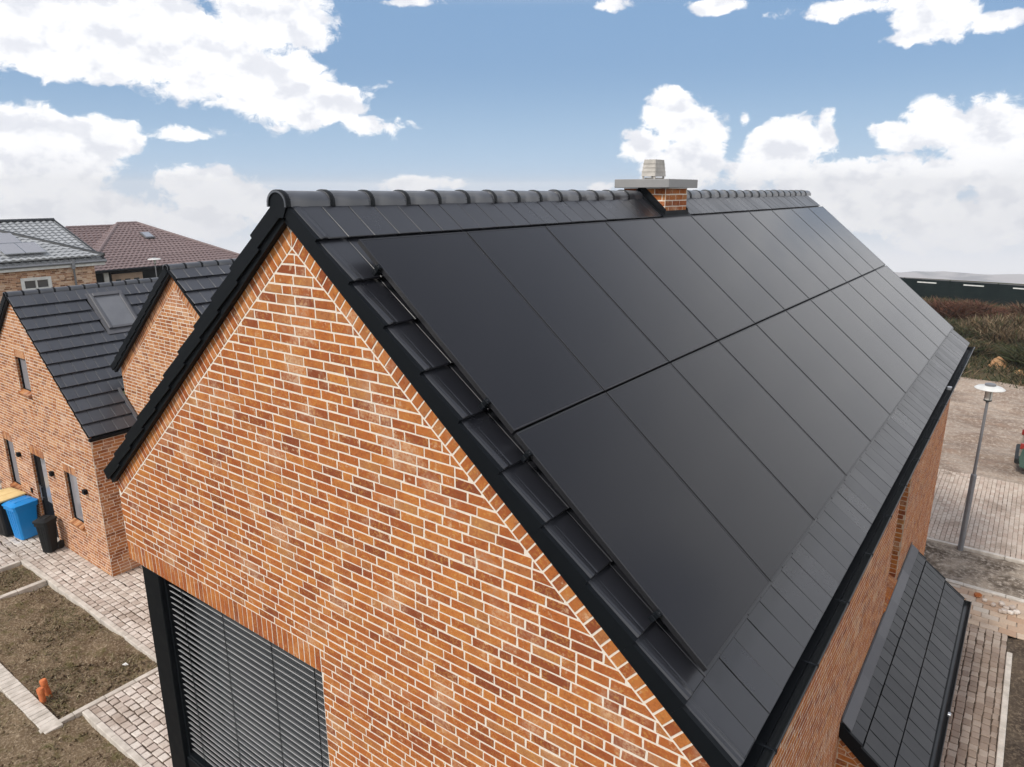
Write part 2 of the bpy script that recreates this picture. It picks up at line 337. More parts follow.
def clip(poly, hp):     # keep a*u+b*v<=c
    for a, b, c in hp:
        out = []
        n = len(poly)
        for i in range(n):
            p, q = poly[i], poly[(i + 1) % n]
            dp = a * p[0] + b * p[1] - c; dq = a * q[0] + b * q[1] - c
            if dp <= 0: out.append(p)
            if dp * dq < 0:
                t = dp / (dp - dq); out.append((p[0] + t * (q[0] - p[0]), p[1] + t * (q[1] - p[1])))
        poly = out
        if len(poly) < 3: return []
    return poly
def area(p): return .5 * sum(p[i][0] * p[(i + 1) % len(p)][1] - p[(i + 1) % len(p)][0] * p[i][1] for i in range(len(p)))
def block(mb, poly, P, prot=.003, back=.012, ins=.002, tn=None, mi=0):
    A = area(poly)
    if A < 2e-4: return
    n = len(poly); cx = sum(p[0] for p in poly) / n; cy = sum(p[1] for p in poly) / n
    wu = max(p[0] for p in poly) - min(p[0] for p in poly); wv = max(p[1] for p in poly) - min(p[1] for p in poly)
    if wu < .012 or wv < .012: return
    su, sv = 1 - 2 * ins / wu, 1 - 2 * ins / wv
    mid = [(p[0], p[1]) for p in poly]; inn = [(cx + (p[0] - cx) * su, cy + (p[1] - cy) * sv) for p in poly]
    jd = rng.normal(0, prot * .18)
    V = [P(u, v_, -back) for u, v_ in mid] + [P(u, v_, prot * .55 + jd) for u, v_ in mid] + [P(u, v_, prot + jd) for u, v_ in inn]
    F = []
    for i in range(n):
        j = (i + 1) % n
        F += [(i, j, n + j, n + i), (n + i, n + j, 2 * n + j, 2 * n + i)]
    F.append(tuple(range(2 * n, 3 * n)))
    mb.poly(V, F, tn or rt(), mi)
def bricks(mb, P, region, v0, v1, u0, u1, holes=(), ch=.0745, L=.2235, joint=.0138, head=.18, jit=.0016, ins=.002, prot=.003, phase=0., stagger=False, anchor=None):
    rows = int(math.ceil((v1 - v0) / ch))
    for r in range(rows):
        a = v0 + r * ch; b = min(a + ch, v1)
        hs = sorted([(h[0], h[1]) for h in holes if h[2] < a + ch * .5 < h[3]])
        segs = []; cur = u0
        for h0, h1 in hs:
            if h0 > cur: segs.append((cur, h0))
            cur = max(cur, h1)
        if cur < u1: segs.append((cur, u1))
        u = u0 - rng.random() * L if not stagger else u0 - (L / 2 if r % 2 else 0) - rng.random() * L * .06
        while u < u1:
            l = L * .5 if (not stagger and rng.random() < head) else L * (1 + (rng.normal(0, .012) if not stagger else rng.normal(0, .03)))
            e = u + l
            for s0, s1 in segs:
                x0, x1 = max(u, s0), min(e, s1)
                if x1 - x0 < .03: continue
                j = lambda: rng.normal(0, jit)
                q = [(x0 + joint / 2 + j(), a + joint / 2 + j()), (x1 - joint / 2 + j(), a + joint / 2 + j()), (x1 - joint / 2 + j(), b - joint / 2 + j()), (x0 + joint / 2 + j(), b - joint / 2 + j())]
                q = clip(q, region)
                if q: block(mb, q, P, prot=prot, ins=ins)
            u = e
def backing(mb, P, region, v0, v1, u0, u1, holes=(), mi=1, d=0.):
    vs = sorted({v0, v1, *[h[2] for h in holes], *[h[3] for h in holes]}); vs = [x for x in vs if v0 <= x <= v1]
    for a, b in zip(vs[:-1], vs[1:]):
        hs = sorted([(h[0], h[1]) for h in holes if h[2] < (a + b) / 2 < h[3]]); cur = u0; segs = []
        for h0, h1 in hs:
            if h0 > cur: segs.append((cur, h0))
            cur = max(cur, h1)
        if cur < u1: segs.append((cur, u1))
        for s0, s1 in segs:
            q = clip([(s0, a), (s1, a), (s1, b), (s0, b)], region)
            if q: mb.poly([P(u, v_, d) for u, v_ in q], [tuple(range(len(q)))], None, mi)
def soldier(mb, P, u0, u1, v0, v1, wd=.0745, joint=.0105, region=()):
    n = max(1, round((u1 - u0) / wd)); wd = (u1 - u0) / n
    for i in range(n):
        j = lambda: rng.normal(0, .001)
        q = [(u0 + i * wd + joint / 2 + j(), v0 + .002), (u0 + (i + 1) * wd - joint / 2 + j(), v0 + .002), (u0 + (i + 1) * wd - joint / 2 + j(), v1 - joint / 2), (u0 + i * wd + joint / 2 + j(), v1 - joint / 2)]
        q = clip(q, region)
        if q: block(mb, q, P)
def PY(y0): return lambda u, v_, d: (u, y0 - d, v_)
def PXp(x0): return lambda u, v_, d: (x0 + d, u, v_)
def PZ(z0): return lambda u, v_, d: (u, v_, z0 + d)

# roof tiles on a slope. sgn=+1 falls towards +X, -1 towards -X
def slope_X(xr, zr, pitch, sgn):
    c, s_ = math.cos(pitch), math.sin(pitch)
    def T(s, t, n): return (xr + sgn * (s * c + n * s_), t, zr - s * s_ + n * c)
    return T
def tiles(mb, T, edges, y0, y1, wd, skip=None, thick=.012, flip=False, stag=True, gap=.006, wedge=.030, y_of=None, verge=.0, slot=-.04):
    for k in range(len(edges) - 1):
        s0, s1 = edges[k] + slot, edges[k + 1]
        ya, yb = (y0, y1) if y_of is None else y_of((s0 + s1) / 2)
        t = ya
        first = True
        while t < yb - 1e-3:
            l = wd * 1.0
            if first and stag and k % 2: l = wd * .5 + .0
            e = min(t + l, yb)
            if yb - e < .03: e = yb
            if not (skip and skip((s0 + s1) / 2, (t + e) / 2)):
                hu = wedge + rng.normal(0, .0012); h0 = 0. + rng.normal(0, .0008); hl = rng.normal(0, .0012)
                c = .003; a, b = t + gap / 2, e - gap / 2
                edge = (first and verge)
                if edge:
                    pr = [(.0, -.016), (.006, -.004), (.020, .006), (.040, .010), (.058, .008), (.072, .001), (.082, -.003), (.095, -.001), (b - a - .003, 0.), (b - a, -.003)]
                    nP = len(pr); P = []
                    for ss, h_ in ((s0, h0), (s1 - .006, hu), (s1, hu - .006), (s1, hu - thick)):
                        for tt, hh in pr: P.append(T(ss, a + tt, h_ + (hh if h_ > hu - thick else 0)))
                    F = [(q * nP + i, (q + 1) * nP + i, (q + 1) * nP + i + 1, q * nP + i + 1) for q in range(3) for i in range(nP - 1)]
                    mb.poly(P, F, rt()); t = e; first = False; continue
                P = []
                # bottom ring, side ring, top ring
                for (ss0, ss1, tt0, tt1, dn, dz) in ((s0, s1, a, b, -.012, 0), (s0, s1, a, b, None, c), (s0, s1 - c, a + (c if not edge else .018), b - c, None, 0)):
                    for (ss, tt, up) in ((ss0, tt0, 0), (ss1, tt0, 1), (ss1, tt1, 1), (ss0, tt1, 0)):
                        if dn is not None: n_ = (h0 if not up else hu - thick)
                        else: n_ = (h0 if not up else hu) - dz * (1 if not (edge and tt == a) else 2.2) + (hl if tt > (a + b) / 2 else 0)
                        P.append(T(ss, tt, n_))
                F = [(0, 1, 2, 3)]
                for i in range(4):
                    j = (i + 1) % 4
                    F += [(i, i + 4, j + 4, j), (i + 4, i + 8, j + 8, j + 4)]
                F.append((11, 10, 9, 8))
                if flip: F = [tuple(reversed(f)) for f in F]
                F = [tuple(reversed(f)) for f in F]
                mb.poly(P, F, rt())
            t = e; first = False
def ridge_tile(L=.42, r=.125):
    # half-round ridge tile, along +Y, apex up, fatter front collar
    mb = MB(); n = 14; prof = [(0, r * .99), (.004, r * 1.05), (.040, r * 1.05), (.046, r * .985), (L * .6, r * .98), (L, r * .97)]
    V = []
    for y, rr in prof:
        for k in range(n + 1):
            a = math.pi * k / n; V.append((rr * math.cos(a), y, rr * math.sin(a) * .86 + (.0 if 0 < k < n else -.02)))
    for y, rr in reversed(prof):
        for k in range(n + 1):
            a = math.pi * k / n; rr2 = rr - .016; V.append((rr2 * math.cos(a), y, rr2 * math.sin(a) * .86 + (.0 if 0 < k < n else -.02)))
    F = []; m_ = n + 1; T_ = len(prof) * 2
    for i in range(T_):
        i2 = (i + 1) % T_
        for k in range(n): F.append((i * m_ + k, i * m_ + k + 1, i2 * m_ + k + 1, i2 * m_ + k))
        F.append((i * m_, i2 * m_, i2 * m_ + 0)) if False else None
    F = [f for f in F if f]
    mb.poly(V, F)
    mb.mi = [1 if (i // n) in (0, 1) else 0 for i in range(len(F))]
    return mb
def ridge_row(parent, x, z, y0, y1, step, r, m_, dip=None, skip=None):
    proto = None; y = y0; k = 0
    while y < y1 - .05:
        if not (skip and skip(y)):
            if proto is None:
                proto = ridge_tile(step * 1.12, r).build('ridge_tile', [m_, M['black']], parent, smooth=50); o = proto
            else:
                o = proto.copy(); COL.objects.link(o); o.parent = parent
            o.location = (x + rng.normal(0, .002), y, z + rng.normal(0, .002)); o.rotation_euler = (-.012, 0, rng.normal(0, .006))
        y += step; k += 1
def verge(mb, T, edges, y_out, y_in, drop=.12, up=.026, flip=False, board=True, bdrop=.2):
    # stepped verge tiles seen edge-on, plus the barge board behind them
    for k in range(len(edges) - 1):
        s0, s1 = edges[k] + .0005, edges[k + 1]
        P = [T(s0, y_out, 0 - .001), T(s1, y_out, up - .001), T(s1, y_out, up - drop), T(s0, y_out, -drop + .002),
             T(s0, y_in, -.001), T(s1, y_in, up - .001), T(s1, y_in, up - drop), T(s0, y_in, -drop + .002)]
        F = [(0, 1, 2, 3), (7, 6, 5, 4), (0, 4, 5, 1), (1, 5, 6, 2), (2, 6, 7, 3), (3, 7, 4, 0)]
        if not flip: F = [tuple(reversed(f)) for f in F]
        mb.poly(P, F)
    if board:
        s0, s1 = edges[0], edges[-1] - .02; yo, yi = y_out + .022, y_in + .03
        P = [T(s0, yo, -.03), T(s1, yo, -.03), T(s1, yo, -bdrop), T(s0, yo, -bdrop), T(s0, yi, -.03), T(s1, yi, -.03), T(s1, yi, -bdrop), T(s0, yi, -bdrop)]
        F = [(0, 1, 2, 3), (7, 6, 5, 4), (0, 4, 5, 1), (1, 5, 6, 2), (2, 6, 7, 3), (3, 7, 4, 0)]
        if not flip: F = [tuple(reversed(f)) for f in F]
        mb.poly(P, F)
def grid(fn, x0, x1, y0, y1, nx, ny):
    mb = MB(); xs = np.linspace(x0, x1, nx + 1); ys = np.linspace(y0, y1, ny + 1)
    V = [fn(x, y) for y in ys for x in xs]
    F = [(j * (nx + 1) + i, j * (nx + 1) + i + 1, (j + 1) * (nx + 1) + i + 1, (j + 1) * (nx + 1) + i) for j in range(ny) for i in range(nx)]
    mb.poly(V, F); return mb
_ph = rng.random((24, 3)) * 6.28
def fbm(x, y, s=1., o=5, k0=0):
    h = 0.; a = 1.
    for i in range(o):
        f = s * 1.9 ** i; p = _ph[(k0 + i) % 24]
        th = p[0]; u = x * math.cos(th) + y * math.sin(th); v_ = -x * math.sin(th) + y * math.cos(th)
        h += a * math.sin(u * f + p[1] + 1.3 * math.sin(v_ * f * .7 + p[2])) * math.cos(v_ * f * .9 + p[2]); a *= .55
    return h

# ================================================================== SETTING: ground
rs = [0, 6, 14, 24, 36, 50, 66, 84, 104, 128, 160, 210, 280, 380, 520, 700, 900, 1050] + list(range(1120, 2720, 60))
NA = 420
mb = MB(); V = []
def gz(r, a):
    x, y = r * math.sin(a), r * math.cos(a)
    if r < 84: return -.30
    t = (r - 84)
    base = -.30 - min(t * .16, 256) * (1 - .0)
    if r > 1200:
        k = min(1, (r - 1200) / 1000.)
        base += k * (9 + 13 * fbm(x, y, .0030, 5, 3) + 7 * fbm(x, y, .011, 4, 9))
    return base
for r in rs:
    for k in range(NA):
        a = 2 * math.pi * k / NA; V.append((r * math.sin(a), r * math.cos(a), gz(r, a)))
F = []
for i in range(len(rs) - 1):
    for k in range(NA):
        j = (k + 1) % NA
        if i == 0: F.append((0, NA + j, NA + k))
        else: F.append((i * NA + k, i * NA + j, (i + 1) * NA + j, (i + 1) * NA + k))
mb.poly(V, [tuple(reversed(f)) for f in F])
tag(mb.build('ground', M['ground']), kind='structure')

# left paving: cobbles and joint sheet
def paved(name, x0, x1, y0, y1, z, m_, ch, L, joint=.012, along='x', ins=.008, prot=.014, jit=.004, sheet=M['soil_dark'], region=(), holes=()):
    mb = MB()
    if along == 'x': P = PZ(z); bricks(mb, P, region, y0, y1, x0, x1, holes, ch=ch, L=L, joint=joint, stagger=True, jit=jit, ins=ins, prot=prot)
    else:
        P = lambda u, v_, d: (v_, u, z + d)
        bricks(mb, P, region, x0, x1, y0, y1, holes, ch=ch, L=L, joint=joint, stagger=True, jit=jit, ins=ins, prot=prot)
        mb.f = [tuple(reversed(f)) for f in mb.f]
    mb.poly([(x0, y0, z - .002), (x1, y0, z - .002), (x1, y1, z - .002), (x0, y1, z - .002)], [(0, 1, 2, 3)], None, 1)
    return tag(mb.build(name, [m_, sheet]), kind='structure')
paved('paving', -11.76, -3.0, 3.86, 7.3, -.016, M['cobble'], .142, .165, joint=.018, jit=.006, ins=.012, prot=.018)
paved('paving', -24, -11.76, 5.30, 7.3, -.016, M['cobble'], .142, .165, joint=.018, jit=.006, ins=.012, prot=.018)
paved('paving', -24, -18.12, 3.0, 5.30, -.016, M['cobble'], .142, .165, joint=.018, jit=.006, ins=.012, prot=.018)
# kerbs, laid stone by stone
def kerb(x0, y0, x1, y1, w_, z0, z1, l=.5, m_=M['kerb']):
    mb = MB(); d = Vector((x1 - x0, y1 - y0, 0)); Ln = d.length; d.normalize(); n = Vector((-d.y, d.x, 0)); k = max(1, round(Ln / l)); l = Ln / k
    X = Matrix(((d.x, n.x, 0, x0), (d.y, n.y, 0, y0), (0, 0, 1, 0), (0, 0, 0, 1)))
    for i in range(k): mb.box((i * l + .004, -w_ / 2, z0), ((i + 1) * l - .004, w_ / 2, z1 + rng.normal(0, .002)), rt(), X, ch=.007)
    return mb
def kerbs(name, segs, m_=M['kerb']):
    out = MB()
    for s_ in segs:
        k = kerb(*s_); o = len(out.v); out.v += k.v; out.t += k.t; out.f += [tuple(i + o for i in f) for f in k.f]; out.mi += k.mi
    return tag(out.build(name, m_), kind='structure')
kerbs('kerb', [(-18.12, 5.24, -11.70, 5.24, .10, -.12, .035), (-16.72, 3.5, -16.72, 5.18, .12, -.12, .03), (-18.12, 3.0, -18.12, 5.18, .10, -.12, .03),
               (-11.72, 3.15, -11.72, 5.18, .10, -.12, .03), (-11.66, 3.81, -8.2, 3.81, .10, -.12, .03), (-8.2, 3.76, -8.2, 1.5, .1, -.12, .03)])
kerbs('border_strip', [(-18, 3.32, -11.60, 3.32, .27, -.12, .025, .125)], M['kerb'])
def soil_bed(name, x0, x1, y0, y1, m_, amp=.02, z=-.01, res=.035, s=2.2, k0=0):
    nx, ny = min(260, int((x1 - x0) / res)), min(260, int((y1 - y0) / res))
    return tag(grid(lambda x, y: (x, y, z + amp * fbm(x, y, s, 6, k0) + rng.normal(0, amp * .14)), x0, x1, y0, y1, nx, ny).build(name, m_, smooth=True), kind='structure')
soil_bed('garden_bed', -16.66, -11.77, 3.46, 5.19, M['soil'], .045, -.045)
soil_bed('garden_bed', -18.06, -16.78, 3.46, 5.19, M['soil'], .045, -.045, k0=3)
soil_bed('garden_bed', -18.0, -11.67, -.5, 3.18, M['soil'], .045, -.045, k0=5)
soil_bed('garden_bed', -11.67, -8.26, -.5, 3.76, M['soil'], .045, -.045, k0=5)

# right side: path, strip, dirt, street, yard
paved('path', -1.0, .66, 6.0, 15.5, -.014, M['cobble_warm'], .130, .165, along='y', joint=.016, jit=.005, ins=.011, prot=.016)
kerbs('kerb', [(.71, 9.0, .71, 14.8, .09, -.12, .035, .19)])
soil_bed('soil', .67, 6, 5.5, 15.53, M['soil_dark'], .04, -.06, .05, 2.0, 2)
paved('paved_strip', -1.0, 6, 15.5, 17.02, -.012, M['slab'], .20, .30, along='x', ins=.006, prot=.012, sheet=M['dirt'])
kerbs('kerb', [(-1.0, 17.1, 6, 17.1, .13, -.12, .02, .8), (-1.4, 19.02, 6, 19.14, .10, -.12, .05, .9)])
soil_bed('dirt', -1.4, 7, 17.17, 18.97, M['dirt'], .03, -.02, .04, 1.8, 4)
soil_bed('dirt', -9, -1.4, 16.8, 18.97, M['dirt'], .03, -.02, .06, 1.8, 6)
paved('street', -9, 9, 19.2, 24.6, -.01, M['street'], .105, .215, joint=.012, along='y', ins=.004, prot=.010, jit=.002, sheet=M['dirt'])
tag(grid(lambda x, y: (x, y, .012 + .09 * fbm(x * .5, y * 1.9, 1.3, 6, 1) * min(1, (y - 24) / 3.) + (.0 if y > 25 else -.02) + rng.normal(0, .004) + (max(0, y - 33) * .06)), -12, 12, 24.2, 37, 200, 200).build('yard', M['sand'], smooth=True), kind='structure')
tag(grid(lambda x, y: (x, y, .10 * fbm(x, y, .35, 5, 8) + min(1, max(0, (y - 36) / 8.)) * .5), -30, 14, 36, 66, 120, 90).build('rough_ground', M['ground'], smooth=True), kind='structure')

# ================================================================== MAIN HOUSE
TH = .6995; PTH = .7029; XR = -4.29; ZR = 8.365; YG = 3.192; YV = 3.142; YB = 16.3
WR, WL = -1.0, -7.626
c_, s_ = math.cos(TH), math.sin(TH); tn = math.tan(TH); cp_, sp_ = math.cos(PTH), math.sin(PTH)
house = thing('brick_house', 'red brick house with black tiled roof carrying the large solar array in front', 'house', (XR, 9.9, 0))
xe = [-3.932 + .3076 * k for k in range(11)]
edges = [.02] + [(x - XR) / c_ for x in xe]
Tr = slope_X(XR, ZR, TH, 1); Tl = slope_X(XR, ZR, TH, -1)
# chimney footprint
CX0, CX1, CY0, CY1 = -4.52, -3.93, 8.62, 9.29
mb = MB()
chs = lambda s, t: (XR + s * c_) < CX1 - .08 and CY0 - .02 < t < CY1 + .02
tiles(mb, Tr, edges, YV, YB + .05, .2475, skip=chs, verge=True, stag=False)
# underlay so that no light comes through
for T, fl in ((Tr, 0), (Tl, 1)):
    P = [T(0, YV + .03, -.035), T(edges[-1] - .03, YV + .03, -.035), T(edges[-1] - .03, YB, -.035), T(0, YB, -.035)]
    mb.poly(P, [(0, 1, 2, 3)], None, 1)
roof = place(mb.build('roof', [M['tile'], M['black']]), house)
mb = MB(); tiles(mb, Tl, edges, YV, YB + .05, .2475, flip=True)
o = mb.build('rear_roof_slope', M['tile']); place(o, house)
ridge_row(roof, XR, ZR - .058, 3.09, 16.3, .385, .108, M['tile_glaze'], skip=lambda y: CY0 - .3 < y < CY1 + .02)
for o in roof.children: o.matrix_parent_inverse = Matrix.Identity(4)
mb = MB()
mb.prism([(XR + .100 * math.cos(math.pi * k / 12), ZR - .06 + .084 * math.sin(math.pi * k / 12)) for k in range(13)] + [(XR - .05, ZR - .15), (XR + .05, ZR - .15)], 'y', 3.100, 3.135)
mb.build('ridge_end_cap', M['black'], roof)
mb = MB(); verge(mb, Tr, edges, YV - .03, YV + .012, drop=.085, bdrop=.125); place(mb.build('verge_trim', M['black']), house)
mb = MB(); verge(mb, Tl, edges, YV - .03, YV + .012, drop=.115, bdrop=.145, flip=True); place(mb.build('verge_trim', M['black']), house)

# gable wall: bricks with a sloping border course along both verges
AJ = 8.4 - .400                      # height of the joint line at the ridge axis
ZT = 4.455                            # underside of the soldier course over the glazed opening
OX0, OX1 = -7.60, -4.35
def roofside(xc, zc, t, x0=None):     # inside the two slopes
    return [(t, 1., zc + t * xc), (-t, 1., zc - t * xc)]
jn = .008
region = roofside(XR, AJ - jn, tn)
sz = .225
holes = [(WL - .1, OX1, -1, ZT + sz)]
z0 = ZT + sz - 60 * .0745
P = PY(YG)
mb = MB()
bricks(mb, P, region, z0, 8.1, WL, WR, holes=holes)
soldier(mb, P, WL, OX1, ZT, ZT + sz)
# border bricks, square to the slope
for sg in (1, -1):
    d = (sg * c_, -s_); nrm = (sg * s_, c_)
    n = int(4.35 / .0765)
    for i in range(-3, n):
        a, b = i * .0765 + .012, (i + 1) * .0765 - .0135 + .012
        q = []
        for (u, v_) in ((a, jn), (b, jn), (b, .222), (a, .222)):
            u += rng.normal(0, .0008)
            q.append((XR + d[0] * u + nrm[0] * v_, AJ + d[1] * u + nrm[1] * v_))
        if sg < 0: q = q[::-1]
        q = clip(q, [(-sg, 0, -sg * XR - .005), (1, 0, WR), (-1, 0, -WL)])
        if q: block(mb, q, P)
reg2 = roofside(XR, ZR - .03 / c_, tn)
backing(mb, P, reg2, 0, 8.4, WL + .002, WR - .002, holes=[(WL - .1, OX1, 0, ZT)])
# jamb of the opening on its right side (runs back) and soffit
PJ = lambda u, v_, d: (OX1 - d, YG + u, v_)
bricks(mb, PJ, [], ZT - 60 * .0745, ZT, .012, .13, ch=.0745, L=.12, stagger=True)
mb.poly([(OX1 + .001, YG + .002, 0), (OX1 + .001, YG + .14, 0), (OX1 + .001, YG + .14, ZT), (OX1 + .001, YG + .002, ZT)], [(0, 1, 2, 3)], None, 1)
mb.poly([(WL, YG + .004, ZT + .001), (OX1, YG + .004, ZT + .001), (OX1, YG + .3, ZT + .001), (WL, YG + .3, ZT + .001)], [(3, 2, 1, 0)], None, 1)
place(mb.build('gable_wall', [M['brick'], M['mortar']]), house)

# long side wall facing +X with tall window recess, bay below
RY0, RY1, RZ0 = 10.22, 11.25, 2.68
mb = MB(); P = PXp(WR)
ho = [(RY0, RY1, RZ0 - .0, 5.0), ]
bricks(mb, P, [], .0, 5.40, YG + .004, YB, holes=ho, prot=.0012, ins=.001)
backing(mb, P, [], 0, 5.42, YG + .001, YB, holes=ho)
# recess: far reveal, near reveal, sill of sloping bricks
PR = lambda u, v_, d: (WR - u, RY1 - d, v_)
mb2 = MB(); 
bricks(mb2, lambda u, v_, d: (WR - .34 + u, RY1 - d, v_), [], RZ0, 5.0, .0, .335, stagger=True)
mb2.poly([(WR - .34, RY1 + .002, RZ0 - .3), (WR, RY1 + .002, RZ0 - .3), (WR, RY1 + .002, 5.0), (WR - .34, RY1 + .002, 5.0)], [(0, 1, 2, 3)], None, 1)
mb2.poly([(WR - .34, RY0 - .002, RZ0 - .3), (WR, RY0 - .002, RZ0 - .3), (WR, RY0 - .002, 5.0), (WR - .34, RY0 - .002, 5.0)], [(3, 2, 1, 0)], None, 1)
place(mb2.build('window_reveal', [M['brick'], M['mortar_dark']]), house)  # mortar darker than the wall face: recess shade put into the colour
mbs = MB()
for i in range(14):
    yy = RY0 + i * (RY1 - RY0) / 14
    X = Matrix.Translation((WR + .03, yy, RZ0 - .02)) @ Matrix.Rotation(R(28), 4, 'Y')
    mbs.box((-.30, .005, -.06), (.0, (RY1 - RY0) / 14 - .006, .0), rt(), X, ch=.003)
place(mbs.build('window_sill', M['brick']), house)
place(mb.build('side_wall', [M['brick'], M['mortar']]), house)
mb = MB(); mb.box((WR - .30, RY0, RZ0 - .1), (WR - .26, RY1, 5.0)); win = place(mb.build('window_pane', M['glass']), house)
mb = MB()
for a, b in (((WR - .27, RY0, RZ0 - .1), (WR - .22, RY0 + .06, 5.0)), ((WR - .27, RY1 - .06, RZ0 - .1), (WR - .22, RY1, 5.0)), ((WR - .27, RY0 + .06, RZ0 - .1), (WR - .22, RY1 - .06, RZ0 - .02))): mb.box(a, b)
mb.build('window_frame', M['black'], win)
# plain rear and left walls, eaves soffit (never face the camera)
mb = MB()
mb.box((WL, YG + .35, 0), (WL + .02, YB, 5.45)); mb.prism([(WL, 0), (WR - .35, 0), (WR - .35, 5.4), (WR, 5.45), (XR, ZR - .06), (WL, 5.45)], 'y', YB - .02, YB)
place(mb.build('rear_wall', M['brick']), house)
mb = MB(); mb.box((WR - .01, YG, 5.34), (XR + 3.47, YB, 5.37)); place(mb.build('eaves_board', M['black']), house)

# glazed opening: corner post, blind, guides and sill rail
mb = MB(); mb.box((-7.47, YG + .045, 0), (-7.13, YG + .40, ZT + .002), ch=.006); place(mb.build('corner_post', M['black']), house)
mb = MB(); mb.box((-7.13, YG + .36, 0), (OX1, YG + .39, ZT)); place(mb.build('window_glass', M['glass']), house)
blind = MB(); zb = 2.02; pitch_s = .0745; k = 0
z = zb + .06
while z < ZT - .05:
    # C-shaped slat, rolled lips front and back
    pr = [(-.0155, .006), (-.0145, .011), (-.009, .007), (.0, .001), (.008, -.005), (.0140, -.009), (.0155, -.013)]
    pts = [(YG + .145 + p[0], z + p[1]) for p in pr] + [(YG + .145 + p[0], z + p[1] - .0035) for p in reversed(pr)]
    blind.prism(pts, 'x', -7.10, OX1 - .05, rt()); z += pitch_s; k += 1
bl = place(blind.build('venetian_blind', M['slat']), house)
for xx in (-6.82, -6.05, -5.25, -4.62): mb = MB(); mb.box((xx - .004, YG + .118, zb), (xx + .004, YG + .122, ZT)); mb.build('ladder_cord', M['black'], bl)
mb = MB(); mb.box((-7.10, YG + .09, zb - .02), (OX1 - .05, YG + .20, zb + .015), ch=.004); mb.build('bottom_rail', M['black'], bl)
for a in (OX1 - .05, -7.13): mb = MB(); mb.box((a, YG + .10, 0), (a + .035, YG + .19, ZT)); mb.build('guide_rail', M['black'], bl)
mb = MB(); mb.box((-7.13, YG + .075, zb - .16), (OX1 - .01, YG + .30, zb - .02), ch=.006); place(mb.build('window_transom', M['black']), house)

# gutter
GX, GZ, GR = -.826, 5.420, .078
mb = MB(); n = 12; y0, y1 = 3.11, YB + .06
V = []
for y in (y0, y1):
    for rr in (GR, GR - .004):
        for k in range(n + 1):
            a = math.pi + math.pi * k / n; V.append((GX + rr * math.cos(a), y, GZ + rr * math.sin(a)))
m_ = n + 1; F = []
for k in range(n):
    F.append((k, k + 1, 2 * m_ + k + 1, 2 * m_ + k)); F.append((m_ + k, 3 * m_ + k, 3 * m_ + k + 1, m_ + k + 1))
mb.poly(V, F)
mb.tube([(GX + GR, y0, GZ), (GX + GR, y1, GZ)], .0085, 8)
for yy in (y0, y1):
    pp = [(GX + GR * math.cos(math.pi + math.pi * k / n), yy, GZ + GR * math.sin(math.pi + math.pi * k / n)) for k in range(n + 1)]
    mb.poly(pp, [tuple(range(n + 1))])
gut = place(mb.build('gutter', M['blackmetal'], smooth=30), house)
y = y0 + .35; br = None
while y < y1:
    if br is None:
        mb = MB(); mb.box((GX - GR, -.008, .002), (GX + GR, .008, .004)); mb.box((GX + GR - .004, -.010, -.012), (GX + GR + .010, .010, .010)); 
        mb.tube([(GX + (GR + .004) * math.cos(math.pi + math.pi * k / 8), 0, (GR + .004) * math.sin(math.pi + math.pi * k / 8)) for k in range(9)], .004, 5)
        br = mb.build('gutter_bracket', M['black'], gut); o = br
    else: o = br.copy(); COL.objects.link(o); o.parent = gut
    o.location = (0, y, GZ); y += .9
mb = MB(); mb.box((GX - .02, 12.55, GZ - .02), (GX + .05, 12.60, GZ + .035), ch=.006); mb.build('gutter_clip', M['alu'], gut)
# drip edge under the last tiles
mb = MB(); ee = edges[-1]
q = [Tr(ee - .10, YV, -.012), Tr(ee + .03, YV, -.04), Tr(ee + .03, YB, -.04), Tr(ee - .10, YB, -.012)]; mb.poly(q, [(0, 1, 2, 3)]); place(mb.build('drip_edge', M['lead']), house)

# chimney
mb = MB()
ch_top = 8.425
def wallbits(P, u0, u1, reg): bricks(mb, P, reg, 7.9, ch_top, u0, u1, ch=.0745, stagger=True); backing(mb, P, reg, 7.6, ch_top, u0, u1)
wallbits(PXp(CX1), CY0, CY1, [])
Pf = PY(CY0); wallbits(Pf, CX0, CX1, [])
mb.box((CX0, CY0 + .003, 7.6), (CX1 - .003, CY1, ch_top - .003), mi=1)
chim = place(mb.build('chimney', [M['brick'], M['mortar']]), house)
mb = MB(); mb.box((-4.60, 8.50, 8.428), (-3.84, 9.42, 8.535), ch=.006); mb.build('chimney_cap', M['zinc'], chim)
mb = MB(); mb.box((-4.35, 8.86, 8.536), (-4.21, 9.10, 8.56)); 
P4 = [(-4.38, 8.82, 8.575), (-4.18, 8.82, 8.575), (-4.18, 9.14, 8.575), (-4.38, 9.14, 8.575), (-4.36, 8.85, 8.785), (-4.20, 8.85, 8.785), (-4.20, 9.11, 8.785), (-4.36, 9.11, 8.785)]
mb.poly(P4, [(3, 2, 1, 0), (4, 5, 6, 7), (0, 1, 5, 4), (1, 2, 6, 5), (2, 3, 7, 6), (3, 0, 4, 7)])
for yy, xx in ((8.84, -4.36), (9.11, -4.20), (8.84, -4.20), (9.11, -4.36)): mb.box((xx - .01, yy - .01, 8.536), (xx + .01, yy + .01, 8.58))
for q in (8.63, 8.68, 8.73): mb.box((-4.385 + (q - 8.575) * .1, 8.815 + (q - 8.575) * .14, q), (-4.175 - (q - 8.575) * .1, 9.145 - (q - 8.575) * .14, q + .008))
mb.build('flue_cowl', M['cowl'], chim)
